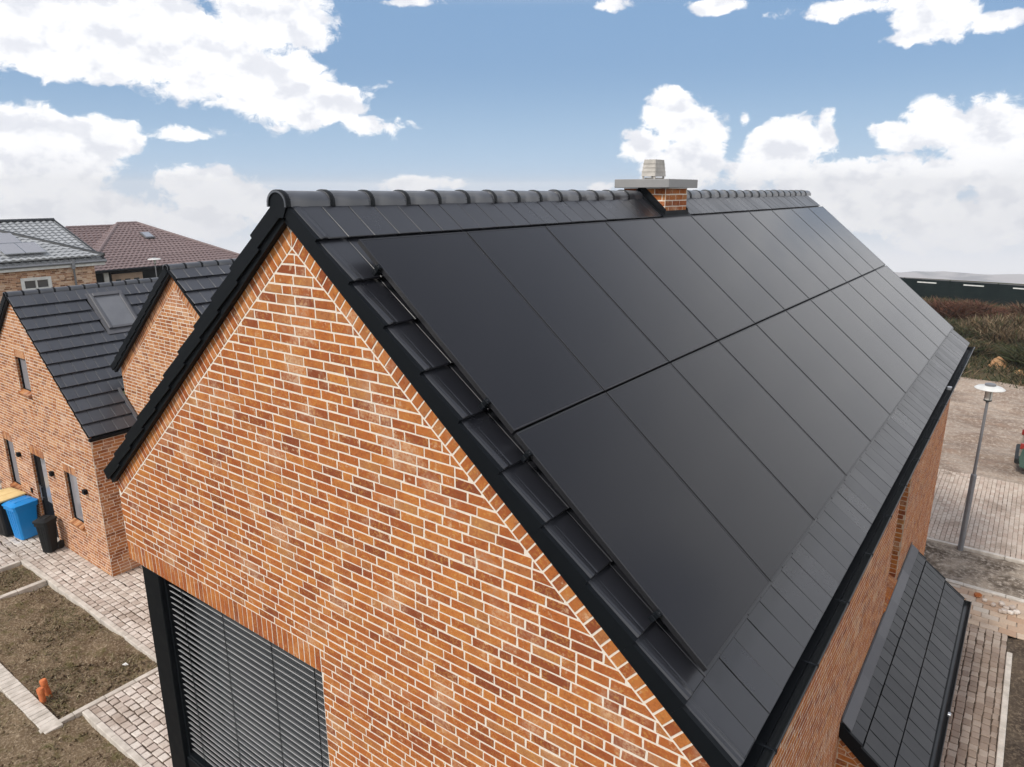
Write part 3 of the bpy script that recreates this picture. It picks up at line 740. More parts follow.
# lead flashing: apron on the low side, soaker strips up both flanks
mb = MB()
z_at = lambda x: ZR - (x - XR) * tn
mb.box((CX1 + .007, CY0 - .03, z_at(CX1) - .03), (CX1 + .022, CY1 + .03, z_at(CX1) + .085))
q = [(CX1, CY0 - .1, z_at(CX1) + .05), (CX1 + .09, CY0 - .1, z_at(CX1 + .09) + .045), (CX1 + .09, CY1 + .1, z_at(CX1 + .09) + .045), (CX1, CY1 + .1, z_at(CX1) + .05)]
mb.poly(q + [(p[0], p[1], p[2] - .03) for p in q], [(0, 1, 2, 3), (7, 6, 5, 4), (0, 4, 5, 1), (1, 5, 6, 2), (2, 6, 7, 3)])
for yy in (CY0 - .012, CY1 + .012):
    h = [(XR - .02, ZR + .03), (CX1 + .02, z_at(CX1) + .03), (CX1 + .02, z_at(CX1) + .10), (XR + .0, ZR + .14), (XR - .02, ZR + .14)]
    mb.prism(h, 'y', yy - .008, yy + .008)
    g0 = yy - .10 if yy < CY0 else yy
    h = [(XR, ZR - .005), (CX1 + .05, z_at(CX1 + .05) - .005), (CX1 + .05, z_at(CX1 + .05) + .045), (XR, ZR + .045)]
    mb.prism(h, 'y', g0, g0 + .10)
mb.build('chimney_flashing', M['black'], chim)

# low lean-to roof (bay) on the long side
BY0, BY1, BZ, BP = 7.70, 12.89, 2.535, R(40)
bay = thing('lean_to', 'low black tiled lean-to roof on the long side of the large house', 'lean-to', (-.5, 10.3, 0))
Tb = slope_X(WR, BZ, BP, 1)
be = [.04, (.24 + .035) / math.cos(BP) * 1.0, (.56) / math.cos(BP), .87 / math.cos(BP)]
be = [.10, .24 / math.cos(BP) + .0, .56 / math.cos(BP), .87 / math.cos(BP)]
mb = MB(); tiles(mb, Tb, [.0] + be[1:], BY0, BY1, .245, verge=False, wedge=.022, thick=.02, slot=.030, gap=.012)  # courses set apart over black underlay: slots stand in for step shadows
mb.poly([Tb(0, BY0 + .02, -.03), Tb(1.12, BY0 + .02, -.03), Tb(1.12, BY1 - .02, -.03), Tb(0, BY1 - .02, -.03)], [(0, 1, 2, 3)], None, 1)
brf = place(mb.build('roof', [M['tile_bay'], M['black']]), bay)
mb = MB()
for i in range(5):
    a, b = BY0 + i * 1.04, min(BY1, BY0 + (i + 1) * 1.04 + .01)
    q = [Tb(.0, a, .03), Tb(.135, a, .032), Tb(.135, b, .034), Tb(.0, b, .032)]; q2 = [(p[0], p[1], p[2] - .012) for p in q]
    mb.poly(q + q2, [(0, 1, 2, 3), (7, 6, 5, 4), (0, 4, 5, 1), (1, 5, 6, 2), (2, 6, 7, 3), (3, 7, 4, 0)], rt())
    mb.box((WR + .008, a, BZ - .03), (WR + .016, b, BZ + .07))
mb.build('flashing_strip', M['lead'], brf)
mb = MB(); verge(mb, Tb, [0.] + be[1:], BY0 - .03, BY0 + .01, drop=.10, bdrop=.15); mb.build('verge_trim', M['black'], brf); mb = MB(); verge(mb, Tb, [0.] + be[1:], BY1 + .03, BY1 - .01, drop=.10, board=False); mb.build('verge_trim', M['black'], brf)
bz = BZ - .87 * math.tan(BP)
mb = MB(); gx, gz_, gr = -.075, bz - .02, .06
V = []
for yy in (BY0 - .05, BY1 + .04):
    for rr in (gr, gr - .004):
        for k in range(9): a = math.pi + math.pi * k / 8; V.append((gx + rr * math.cos(a), yy, gz_ + rr * math.sin(a)))
F = []
for k in range(8): F += [(k, k + 1, 18 + k + 1, 18 + k), (9 + k, 27 + k, 27 + k + 1, 9 + k + 1)]
mb.poly(V, F); mb.tube([(gx + gr, BY0 - .05, gz_), (gx + gr, BY1 + .04, gz_)], .008, 8)
for yy in (BY0 - .05, BY1 + .04): mb.poly([(gx + gr * math.cos(math.pi + math.pi * k / 8), yy, gz_ + gr * math.sin(math.pi + math.pi * k / 8)) for k in range(9)], [tuple(range(9))])
gt = mb.build('gutter', M['blackmetal'], brf, smooth=30)
mb = MB(); mb.box((gx + gr - .02, 9.62, gz_ - .01), (gx + gr + .02, 9.68, gz_ + .03), ch=.005); mb.build('gutter_clip', M['alu'], gt)
mb = MB(); BXW = -.24
tb = math.tan(BP); rg = [(tb, 1., BZ - .10 + tb * WR)]
rgb = [(tb, 1., BZ - .31 + tb * WR)]
bricks(mb, PY(BY0 + .04), rgb, 0, 2.5, WR, BXW); backing(mb, PY(BY0 + .04), rg, 0, 2.5, WR, BXW)
for i in range(14):
    a, b = i * .0765, (i + 1) * .0765 - .01; cb, sb = math.cos(BP), math.sin(BP); q = []
    for (u, v_) in ((a, .0), (b, .0), (b, .17), (a, .17)): q.append((WR + cb * u + sb * v_, BZ - .30 - sb * u + cb * v_))
    q = clip(q, [(-1, 0, -WR), (1, 0, BXW)])
    if q: block(mb, q, PY(BY0 + .04))
bricks(mb, PXp(BXW), [], 0, bz - .02, BY0 + .04, BY1 - .04, stagger=True); backing(mb, PXp(BXW), [], 0, bz, BY0 + .04, BY1 - .04)
mb.prism([(WR, 0), (BXW, 0), (BXW, bz), (WR, BZ - .1)], 'y', BY1 - .06, BY1 - .04, mi=1)
place(mb.build('wall', [M['brick'], M['mortar_dark']]), bay)

# ================================================================== SOLAR ARRAY (22 modules, each its own thing)
PWD, PLN = 1.134, 1.722; P0 = (-3.7325, 3.3103, 8.4 - .3151)
def make_panel():
    r = bpy.data.objects.new('solar_panel', None); COL.objects.link(r); r.empty_display_size = .2
    a, b = PLN - .018, PWD - .016; f = .011
    mb = MB(); mb.box((f, f, -.030), (a - f, b - f, -.0015)); gl = mb.build('glass', M['pv'], r)
    mb = MB()
    for q in (((0, 0, -.032), (a, f, 0)), ((0, b - f, -.032), (a, b, 0)), ((0, f, -.032), (f, b - f, 0)), ((a - f, f, -.032), (a, b - f, 0))): mb.box(*q)
    mb.build('frame', M['pvframe'], r)
    return r
def copy_tree(o, parent=None):
    c = o.copy(); COL.objects.link(c); c.parent = parent
    for ch in o.children: copy_tree(ch, c)
    return c
proto = make_panel()
ordn = ['first', 'second', 'third', 'fourth', 'fifth', 'sixth', 'seventh', 'eighth', 'ninth', 'tenth', 'eleventh']
for r_ in range(2):
    for i in range(11):
        o = proto if (r_ == 0 and i == 0) else copy_tree(proto)
        s = r_ * PLN + .009; t = P0[1] + i * PWD + .008
        o.location = (P0[0] + s * cp_ + rng.normal(0, .0006), t, P0[2] - s * sp_); o.rotation_euler = (rng.normal(0, .0004), PTH + rng.normal(0, .0004), 0)
        lab = f"all-black solar panel, {ordn[i]} from the front gable in the {'upper row beside the ridge' if r_ == 0 else 'lower row beside the gutter'}"
        if i == 10: lab = f"all-black solar panel at the far end of the {'upper row, beside the ridge' if r_ == 0 else 'lower row, beside the gutter'}"
        tag(o, lab, 'solar panel', 'solar panels on the large black roof')
# mounting rails with end clamps
Tp = lambda s, t, n: (P0[0] + s * cp_ + n * sp_, t, P0[2] - s * sp_ + n * cp_)
rail0 = None
for s, lab in ((.27, 'black mounting rail end under the top of the upper panel row'), (1.46, 'black mounting rail end just above the joint between the two panel rows'), (1.88, 'black mounting rail end just below the joint between the two panel rows'), (3.05, 'black mounting rail end near the bottom of the lower panel row')):
    if rail0 is None:
        r = thing('mounting_rail', lab, 'mounting rail', (0, 0, 0), 'rails under the solar array')
        mb = MB(); mb.box((-.016, -.030, -.072), (.02, 11 * PWD + .03, -.034), ch=.003); rl = mb.build('rail_profile', M['black'], r)
        mb = MB(); mb.box((-.018, -.024, -.034), (.018, -.002, .001), ch=.003); mb.box((-.018, -.004, -.001), (.018, .009, .003))
        mb.build('end_clamp', M['black'], r)
        mb = MB(); mb.tube([(0, -.014, .001), (0, -.014, .006)], .005, 6); mb.build('bolt', M['blackmetal'], r)
        for k in range(13): mb = MB(); mb.box((-.015, .12 + k * .96, -.120), (.015, .16 + k * .96, -.075)); mb.build('roof_hook', M['blackmetal'], r)
        rail0 = r
    else: r = copy_tree(rail0); r['label'] = lab
    p = Tp(s, P0[1], 0); r.location = p; r.rotation_euler = (0, PTH, 0)

# ================================================================== NEIGHBOUR HOUSES
TA = R(41.7); AX, AZ, AY = -18.7, 6.15, 6.14
def outline(x0, x1, xr, zr, t): return roofside(xr, zr, t)
hA = thing('brick_house', 'small brick house on the left with skylight in its black roof and bins in front', 'house', (AX, 10, 0))
Ta = slope_X(AX, AZ, TA, 1); Tal = slope_X(AX, AZ, TA, -1)
ca, ta = math.cos(TA), math.tan(TA)
ea = [.04] + [(.60 + .2545 * k) / ca for k in range(-1, 11)]
ea = [e for e in ea if e > .03]
mb = MB()
sky_ = lambda s, t: (-18.43 < AX + s * ca < -17.62) and 7.72 < t < 8.42
tiles(mb, Ta, ea, AY - .06, 12.5, .235, y_of=lambda s: (AY - .06, 12.5 if AX + s * ca < -16.4 else 7.18), skip=sky_, wedge=.045, thick=.014)
for k, (a, b) in enumerate(((0, -16.3), (-16.3, -15.5))):
    sa, sb = ((a if k else AX) - AX) / ca, (b - AX) / ca; yb = 12.5 if k == 0 else 7.18
    mb.poly([Ta(sa, AY, -.03), Ta(sb, AY, -.03), Ta(sb, yb, -.03), Ta(sa, yb, -.03)], [(0, 1, 2, 3)], None, 1)
rfA = place(mb.build('roof', [M['tile2'], M['black']]), hA)
mb = MB(); tiles(mb, Tal, ea, AY - .06, 12.5, .235, flip=True, wedge=.045, thick=.014); place(mb.build('rear_roof_slope', M['tile']), hA)
ridge_row(rfA, AX, AZ - .055, AY - .08, 12.4, .33, .10, M['tile_glaze'])
mb = MB(); verge(mb, Tal, ea, AY - .09, AY - .04, drop=.13, bdrop=.16, flip=True); verge(mb, Ta, ea, AY - .075, AY - .05, drop=.03, bdrop=.045); mb.build('verge_trim', M['black'], rfA)
mb = MB(); q0 = Ta(ea[-1] + .0, AY, -.03); mb.box((q0[0] - .02, AY - .07, q0[2] - .07), (q0[0] + .05, 7.18, q0[2] + .0), ch=.01); mb.build('gutter', M['black'], rfA)
mb = MB(); X = Matrix.Translation(Ta(0, 0, 0)) @ Matrix.Rotation(TA, 4, 'Y')
mb2 = MB(); mb2.prism([(-16.30, AZ - (AX + 0 - AX) * 0 - (2.40) * ta + .02), (-15.40, AZ - 3.30 * ta + .02), (-15.40, AZ - 3.30 * ta + .09), (-16.30, AZ - 2.40 * ta + .09)], 'y', 7.13, 7.185)
mb2.build('flashing_strip', M['lead'], rfA)
# skylight
X = Matrix.Translation((AX, 0, AZ)) @ Matrix.Rotation(TA, 4, 'Y')
s0_, s1_ = .27 / ca, 1.10 / ca
mb = MB(); mb.box((s0_, 7.70, -.02), (s1_, 7.77, .10), X=X, ch=.006); mb.box((s0_, 8.37, -.02), (s1_, 8.44, .10), X=X, ch=.006); mb.box((s0_, 7.77, -.02), (s0_ + .10, 8.37, .115), X=X, ch=.006); mb.box((s1_ - .07, 7.77, -.02), (s1_, 8.37, .085), X=X, ch=.006)
mb.box((s0_ - .06, 7.64, .0), (s1_ + .14, 7.70, .045), X=X); mb.box((s0_ - .06, 8.44, .0), (s1_ + .14, 8.50, .045), X=X); mb.box((s1_, 7.70, .01), (s1_ + .14, 8.44, .04), X=X)
sk = mb.build('skylight_frame', M['lead'], rfA)
mb = MB(); mb.box((s0_ + .10, 7.77, .0), (s1_ - .07, 8.37, .075), X=X); mb.build('skylight_blind', M['blindcloth'], rfA)

# walls of A
EX = -15.67; t_ = ta
win = {'up': (-19.02, -18.40, 3.80, 4.64), 'w2': (-20.86, -20.24, .95, 2.22), 'door': (-19.20, -18.36, .02, 2.19), 'w3': (-17.36, -16.71, .92, 2.165)}
hol = [w_ for w_ in win.values()]
PA = PY(AY); regA = roofside(AX, AZ - .05 / ca, ta)
mb = MB()
hb = [(a, b, c, d + .20) for a, b, c, d in hol]
bricks(mb, PA, regA, 0, 6.3, -21.73, EX, holes=hb, prot=.002)
for a, b, c, d in hol: soldier(mb, PA, a - .0, b + .0, d, d + .20)
backing(mb, PA, regA, 0, 6.3, -21.73, EX, holes=hol)
mbx = MB(); bricks(mbx, PXp(EX), [], 0, 3.36, AY + .003, 7.3, prot=.002, stagger=False); backing(mbx, PXp(EX), [], 0, 3.36, AY + .002, 7.3); place(mbx.build('side_wall', [M['brick_far'], M['mortar']]), hA)
wA = place(mb.build('wall', [M['brick_far'], M['mortar'], M['mortar_dark']]), hA)
for a, b, c, d in hol:
    mb = MB()
    bricks(mb, lambda u, v_, dd, a=a: (a + dd, AY + u, v_), [], c, d, .0, .115, stagger=True, L=.11, prot=.002)
    mb.poly([(a - .001, AY + .002, c), (a - .001, AY + .12, c), (a - .001, AY + .12, d), (a - .001, AY + .002, d)], [(0, 1, 2, 3)], None, 1)
    mb.poly([(b, AY + .002, c), (b, AY + .12, c), (b, AY + .12, d), (b, AY + .002, d)], [(3, 2, 1, 0)], None, 1)
    mb.poly([(a, AY + .002, d), (b, AY + .002, d), (b, AY + .12, d), (a, AY + .12, d)], [(3, 2, 1, 0)], None, 1)
    mb.build('reveal_brickwork', [M['brick'], M['mortar_dark']], wA)  # darker brick and mortar than the facade, painting in the reveal's shade
for key, (a, b, c, d) in win.items():
    y = AY + .075; f = .045
    if key != 'door':
        mb = MB()
        for q in (((a, y - .02, c), (a + f, y + .05, d)), ((b - f, y - .02, c), (b, y + .05, d)), ((a + f, y - .02, c), (b - f, y + .05, c + f)), ((a + f, y - .02, d - f), (b - f, y + .05, d))): mb.box(*q, ch=.004)
        fr = place(mb.build('window_frame', M['black']), hA)
        mb = MB(); mb.box((a + f, y + .01, c + f), (b - f, y + .03, d - f)); mb.build('pane', M['curtain'], fr)
        mb = MB(); n_ = 8
        for i in range(n_):
            X = Matrix.Translation((a + (i + .5) * (b - a) / n_, AY, c)) @ Matrix.Rotation(R(22), 4, 'X')
            mb.box((-(b - a) / n_ / 2 + .005, -.075, -.07), ((b - a) / n_ / 2 - .005, .09, .012), rt(), X, ch=.003)
        mb.build('window_sill', M['brick_far'], fr)
        mb = MB(); mb.tube([(b + .02, AY - .005, c - .18), (b + .02, AY - .03, c - .18)], .028, 10)
        if key != 'w2': place(mb.build('air_vent', M['brick_mix']), hA)
    else:
        mb = MB(); mb.box((a, y - .02, c), (a + .07, y + .05, d), ch=.004); mb.box((b - .07, y - .02, c), (b, y + .05, d), ch=.004); mb.box((a + .07, y - .02, d - .07), (b - .07, y + .05, d), ch=.004)
        mb.box((a + .07, y, c), (b - .52, y + .04, d - .07), ch=.004); mb.box((b - .52, y, c), (b - .07, y + .04, .95), ch=.004)
        dr = place(mb.build('door', M['black']), hA)
        mb = MB(); mb.box((b - .52, y + .01, .95), (b - .07, y + .03, d - .07)); mb.build('door_pane', M['curtain'], dr)
        mb = MB(); mb.tube([(a + .14, y - .04, .95), (a + .14, y - .04, 1.35)], .012, 8); mb.box((a + .13, y - .04, 1.0), (a + .15, y, 1.02)); mb.box((a + .13, y - .04, 1.28), (a + .15, y, 1.30)); mb.build('door_handle', M['alu'], dr)
mb = MB(); mb.box((-19.56, AY - .03, 1.05), (-19.48, AY - .0, 1.17), ch=.005); place(mb.build('doorbell', M['black']), hA)
for x, z in ((-19.86, 2.0), (-17.97, 1.95), (-16.27, 1.93)):
    mb = MB(); mb.box((x - .05, AY - .03, z - .05), (x + .05, AY, z + .05), ch=.006); mb.box((x - .055, AY - .085, z - .055), (x + .055, AY - .025, z + .055), ch=.008)
    wl = place(mb.build('wall_lamp', M['black']), hA)
    mb = MB(); mb.box((x - .03, AY - .075, z - .060), (x + .03, AY - .04, z - .0555)); mb.build('lamp_lens', M['lampglass'], wl)

# house B: second gable, behind
BXR, BZR, BYG, TB = -13.50, 6.99, 7.22, R(39.6)
hB = thing('brick_house', 'brick house behind, its narrow gable showing between skylight roof and the large house', 'house', (BXR, 12, 0))
Tbr = slope_X(BXR, BZR, TB, 1); Tbl = slope_X(BXR, BZR, TB, -1); cb_, tb_ = math.cos(TB), math.tan(TB)
eb = [.04] + [(.30 + .262 * k) / cb_ for k in range(11)]
mb = MB(); tiles(mb, Tbr, eb, BYG - .09, 16, .25, wedge=.045, thick=.014); mb.poly([Tbr(0, BYG, -.03), Tbr(3.6, BYG, -.03), Tbr(3.6, 16, -.03), Tbr(0, 16, -.03)], [(0, 1, 2, 3)], None, 1)
rfB = place(mb.build('roof', [M['tile2'], M['black']]), hB)
mb = MB(); tiles(mb, Tbl, eb, BYG - .09, 16, .25, flip=True, wedge=.045, thick=.014); place(mb.build('rear_roof_slope', M['tile']), hB)
ridge_row(rfB, BXR, BZR - .05, BYG - .12, 15.8, .345, .10, M['tile_glaze'])
mb = MB(); verge(mb, Tbl, eb, BYG - .12, BYG - .06, drop=.13, bdrop=.17, flip=True); verge(mb, Tbr, eb, BYG - .11, BYG - .07, drop=.05, bdrop=.07); mb.build('verge_trim', M['black'], rfB)
mb = MB(); PB = PY(BYG); BJ = BZR - .45
bl_, br_ = -16.18, -10.9
bricks(mb, PB, roofside(BXR, BJ, tb_), 0, 7, bl_, br_, prot=.002)
for sg in (1, -1):
    d = (sg * cb_, -math.sin(TB)); nrm = (sg * math.sin(TB), cb_)
    for i in range(-3, 46):
        a, b = i * .0765 + .02, (i + 1) * .0765 + .0095; q = [(BXR + d[0] * u + nrm[0] * v_, BJ + d[1] * u + nrm[1] * v_) for u, v_ in ((a, .008), (b, .008), (b, .225), (a, .225))]
        if sg < 0: q = q[::-1]
        q = clip(q, [(-sg, 0, -sg * BXR), (1, 0, br_), (-1, 0, -bl_)])
        if q: block(mb, q, PB)
backing(mb, PB, roofside(BXR, BZR - .04, tb_), 0, 7, bl_, br_)
mb.poly([(bl_, BYG, 0), (bl_, 16, 0), (bl_, 16, 4.6), (bl_, BYG, 4.6)], [(0, 1, 2, 3)], None, 1)
place(mb.build('gable_wall', [M['brick_far'], M['mortar']]), hB)

# house C: grey tiled bungalow with solar panels
CXE, CZE, CXR, CZR, CY1_ = -41.1, 4.80, -46.5, 6.66, 18.25
TC = math.atan2(CZR - CZE, CXE - CXR); cc = math.cos(TC)
hC = thing('brick_house', 'mottled brick house at far left with shiny grey pantile roof and small white window', 'house', (-44, 12, 0))
Tc = slope_X(CXR, CZR, TC, 1)
def pantile(mb, T, s0, s1, y_at, gauge, wd, amp=.035, n=5, step=.03):
    # wavy tiles: y_at(s) gives the (y0,y1) limits of the row
    k = 0; s = s0
    while s < s1 - .01:
        e = min(s + gauge, s1); ya, yb = y_at(s); ya2, yb2 = y_at(e); cnt = max(1, int((yb - ya) / wd))
        m_ = cnt * n; V = []
        for (ss, yy0, yy1, h) in ((s, ya, yb, 0), (e, ya2, yb2, step), (e, ya2, yb2, -.01)):
            for i in range(m_ + 1):
                f = i / m_; t = yy0 + (yy1 - yy0) * f; ph = (i % n) / n
                V.append(T(ss, t, h + (amp * (math.sin(ph * 2 * math.pi) * .5 + .5) if h >= 0 else 0)))
        F = []
        for r_ in range(2):
            for i in range(m_): F.append((r_ * (m_ + 1) + i, (r_ + 1) * (m_ + 1) + i, (r_ + 1) * (m_ + 1) + i + 1, r_ * (m_ + 1) + i + 1))
        tn_ = rt(); mb.poly(V, F, tn_); s = e; k += 1
SC = (CXE - CXR + .15) / cc
mb = MB(); pantile(mb, Tc, 0, SC, lambda s: (2, CY1_), .38, .33, .06, 6, .05)
rfC = place(mb.build('roof', M['greytile'], smooth=40), hC)
# lower wing slope standing proud, closed by a sloping ridge
Tw = slope_X(CXR, CZR + .22, TC, 1)
wy = lambda s: (2, 14.3 + (CY1_ - 14.3) * min(1, max(0, (s - 1.35) / (SC - 1.35))))
mb = MB(); pantile(mb, Tw, 1.35, SC, wy, .38, .33, .06, 6, .05)
pts = [Tw(1.35 + (SC - 1.35) * i / 12, wy(1.35 + (SC - 1.35) * i / 12)[1], .04) for i in range(13)]
mb2 = MB(); mb2.tube(pts, .11, 8); mb2.build('hip_ridge', M['blackmetal'], rfC)
mb.build('wing_roof', M['greytile'], rfC, smooth=40)
mb = MB(); mb.tube([(CXR, 2, CZR + .06), (CXR, CY1_, CZR + .06)], .12, 8); mb.tube([Tc(0, CY1_, .06), Tc(SC, CY1_, .06)], .05, 8); mb.build('ridge_capping', M['blackmetal'], rfC)
mb = MB(); mb.tube([(CXE + .22, 2, CZE - .10), (CXE + .22, CY1_ + .05, CZE - .10)], .075, 8); gC = mb.build('gutter', M['steel'], rfC)
mb = MB(); mb.box((CXE - .02, 2, CZE - .32), (CXE + .16, CY1_, CZE - .16)); mb.build('eaves_board', M['white'], rfC)
mb = MB(); mb.tube([(CXE + .22, 16.6, CZE - .12), (CXE + .18, 16.62, CZE - .5), (CXE + .10, 16.65, CZE - .75), (CXE + .10, 16.65, 0)], .055, 8); mb.tube([(CXE + .22, 16.6, CZE + .04), (CXE + .22, 16.6, CZE - .4)], .10, 8); place(mb.build('downpipe', M['steel'], smooth=40), hC)
CXW = -41.15
wC = (14.25, 15.45, 3.52, 4.00)
mb = MB(); bricks(mb, PXp(CXW), [], 2.4, 4.7, 2.5, 17.75, holes=[wC], ch=.085, L=.25, prot=.004); backing(mb, PXp(CXW), [], 0, 4.7, 2.5, 17.75, holes=[wC]); mb.box((-50, 17.74, 0), (CXW - .003, 17.75, 4.6), mi=1)
place(mb.build('wall', [M['brick_mix'], M['mortar_dark']]), hC)
mb = MB(); a, b, c, d = wC; x = CXW
for q in (((x - .08, a - .1, c - .1), (x + .03, a + .06, d + .1)), ((x - .08, b - .06, c - .1), (x + .03, b + .1, d + .1)), ((x - .08, a + .06, d - .05), (x + .03, b - .06, d + .1)), ((x - .08, a + .06, c - .1), (x + .03, b - .06, c + .05)), ((x - .08, (a + b) / 2 - .04, c + .05), (x + .02, (a + b) / 2 + .04, d - .05))): mb.box(*q)
wf = place(mb.build('window_frame', M['white']), hC)
mb = MB(); mb.box((x - .07, a, c), (x - .04, b, d)); mb.build('pane', M['glass'], wf)
# its solar panels
pc = None
for (s, y, lb) in ((2.72, 14.10, 'grey solar panel, upper one of the far left house roof'), (4.10, 13.74, 'grey solar panel at the left edge of the lower row, far left house roof'), (4.10, 14.68, 'grey solar panel at the right end of the lower row, far left house roof')):
    if pc is None:
        pc = bpy.data.objects.new('solar_panel', None); COL.objects.link(pc)
        mb = MB(); mb.box((.03, .03, .0), (1.30, .88, .045)); mb.build('glass', M['curtain'], pc)
        mb = MB()
        for q in (((0, 0, -.0), (1.33, .03, .05)), ((0, .88, 0), (1.33, .91, .05)), ((0, .03, 0), (.03, .88, .05)), ((1.30, .03, 0), (1.33, .88, .05))): mb.box(*q)
        for q in (((.2, .1, -.16), (.26, .85, 0)), ((1.0, .1, -.16), (1.06, .85, 0))): mb.box(*q)
        mb.build('frame', M['alu'], pc); o = pc
    else: o = copy_tree(pc)
    tag(o, lb, 'solar panel', 'solar panels on the far left roof'); o.location = Tw(s, y, .20); o.rotation_euler = (0, TC, 0)

# house D: brown tiled hip-roofed house in the back
hD = thing('bungalow', 'bungalow with brown pantile hip roof and dark walls, behind the skylight house', 'house', (-54, 27, 0))
DX0, DX1, DY0, DY1, DZE, DZR = -48.3, -60.3, 20.3, 31.9, 3.40, 6.05
DXR, DRY0, DRY1 = -54.4, 25.5, 26.9
def hipface(mb, A, B, C, D_, rows, wd, n=5, amp=.04, step=.04):
    # quad A-B eave, D-C ridge
    A, B, C, D_ = map(Vector, (A, B, C, D_)); N = (B - A).cross(D_ - A).normalized()
    if N.z < 0: N = -N
    for r_ in range(rows):
        f0, f1 = r_ / rows, (r_ + 1) / rows
        a0, b0 = A.lerp(D_, f0), B.lerp(C, f0); a1, b1 = A.lerp(D_, f1), B.lerp(C, f1)
        cnt = max(1, int((b0 - a0).length / wd)); m_ = cnt * n; V = []
        for (p, q, h) in ((a0, b0, -.0), (a0, b0, step), (a1, b1, 0)):
            for i in range(m_ + 1):
                ph = (i % n) / n; V.append(p.lerp(q, i / m_) + N * (h + (amp * (.5 + .5 * math.sin(ph * 6.283)) if h or p is a1 else 0)))
        F = []
        for k in range(2):
            for i in range(m_): F.append((k * (m_ + 1) + i, k * (m_ + 1) + i + 1, (k + 1) * (m_ + 1) + i + 1, (k + 1) * (m_ + 1) + i))
        mb.poly(V, F, rt())
mb = MB()
R0, R1 = (DXR, DRY0, DZR), (DXR, DRY1, DZR)
hipface(mb, (DX0, DY0, DZE), (DX0, DY1, DZE), R1, R0, 20, .32)
hipface(mb, (DX1, DY0, DZE), (DX0, DY0, DZE), R0, R0, 20, .32)
hipface(mb, (DX0, DY1, DZE), (DX1, DY1, DZE), R1, R1, 12, .6)
rfD = place(mb.build('roof', M['purple'], smooth=40), hD)
mb = MB(); mb.tube([(DX0, DY0, DZE + .05), R0], .11, 8); mb.tube([R0, R1], .12, 8); mb.tube([(DX0, DY1, DZE + .05), R1], .11, 8); mb.build('ridge_capping', M['purple'], rfD)
# lower wing on its left
mb = MB()
hipface(mb, (-50.5, 15, 3.6), (-50.5, 24.0, 3.6), (-54.6, 24.9, 5.88), (-54.6, 22.2, 5.88), 16, .32)
mb.tube([(-54.6, 22.2, 5.9), (-54.6, 25.2, 5.9)], .10, 8); mb.tube([(-50.5, 15, 3.65), (-54.6, 22.2, 5.9)], .12, 8)
mb.build('wing_roof', M['purple'], rfD, smooth=40)
mb = MB(); mb.tube([(DX0 + .08, DY0 - .1, DZE - .05), (DX0 + .08, DY1, DZE - .05)], .09, 8); mb.build('gutter', M['black'], rfD)
slD = math.atan2(DZR - DZE, DX0 - DXR); X = Matrix.Translation((DX0 - 4.0, 26.5, DZE + 4.0 * math.tan(slD) + .06)) @ Matrix.Rotation(slD, 4, 'Y')
mb = MB(); mb.box((-.45, -.34, 0), (.45, .34, .12), X=X, ch=.02); sk = mb.build('skylight_frame', M['lead'], rfD)
mb = MB(); mb.box((-.36, -.26, .10), (.36, .26, .135), X=X); mb.build('skylight_pane', M['alu'], rfD)
mb = MB(); mb.box((DX0 - .9, DY0 + .4, 0), (DX0 - .7, DY1, DZE - .05)); wD = place(mb.build('wall', M['brick_mix'] if 0 else M['black']), hD)
for (y0_, y1_, z0_, z1_, m_, nm) in ((21.6, 21.9, 0, 3.3, 'white', 'door_post'), (22.1, 24.1, 0, 3.05, 'slab', 'porch_panel'), (26.3, 27.3, 1.6, 2.75, 'white', 'window_frame')):
    mb = MB(); mb.box((DX0 - .72, y0_, z0_), (DX0 - .60, y1_, z1_)); q = place(mb.build(nm, M[m_]), hD)
    if nm == 'porch_panel':
        for k in range(3):
            mb = MB(); mb.box((DX0 - .61, y0_ + .2 + k * .6, 1.9), (DX0 - .58, y0_ + .55 + k * .6, 2.7)); mb.build('pane', M['glass'], q)
    if nm == 'window_frame':
        mb = MB(); mb.box((DX0 - .61, y0_ + .12, z0_ + .12), (DX0 - .58, y1_ - .12, z1_ - .12)); mb.build('pane', M['glass'], q)

# ================================================================== STREET LAMPS
def lamp(loc, h, label, r=.30, sleeve=True):
    t = thing('street_lamp', label, 'street lamp', loc, None)
    mb = MB(); mb.lathe([(.036, 0), (.036, h * .5), (.033, h * .5 + .03), (.030, h - .42)], (0, 0, 0), 12); mb.build('pole', M['steel'], t, smooth=30)
    mb = MB(); mb.lathe([(.062, -.05), (.062, h * .46), (.056, h * .46 + .03), (.040, h * .46 + .05)], (0, 0, 0), 14); mb.build('pole_sleeve', M['steel'], t, smooth=30)
    mb = MB(); mb.lathe([(.03, h - .44), (.085, h - .41), (.085, h - .385), (.05, h - .38)], (0, 0, 0), 16); mb.build('lantern_collar', M['blackmetal'], t, smooth=30)
    mb = MB(); mb.lathe([(.072, h - .385), (.076, h - .12)], (0, 0, 0), 18); gl = mb.build('lantern_glass', M['lampglass'], t, smooth=30)
    mb = MB()
    for k in range(4):
        a = k * math.pi / 2 + .5; mb.tube([(.08 * math.cos(a), .08 * math.sin(a), h - .385), (.08 * math.cos(a), .08 * math.sin(a), h - .10)], .006, 5)
    mb.build('lantern_bars', M['steel'], t)
    mb = MB(); mb.lathe([(.05, h - .135), (r, h - .130), (r + .004, h - .120), (r * .85, h - .085), (.12, h - .06), (.105, h - .055)], (0, 0, 0), 32); mb.build('lamp_shade', M['white'], t, smooth=40)
    mb = MB(); mb.lathe([(.105, h - .058), (.11, h - .045), (.11, h - .012), (.07, h), (.01, h + .003)], (0, 0, 0), 20); mb.build('lamp_cap', M['steel'], t, smooth=40)
    return t
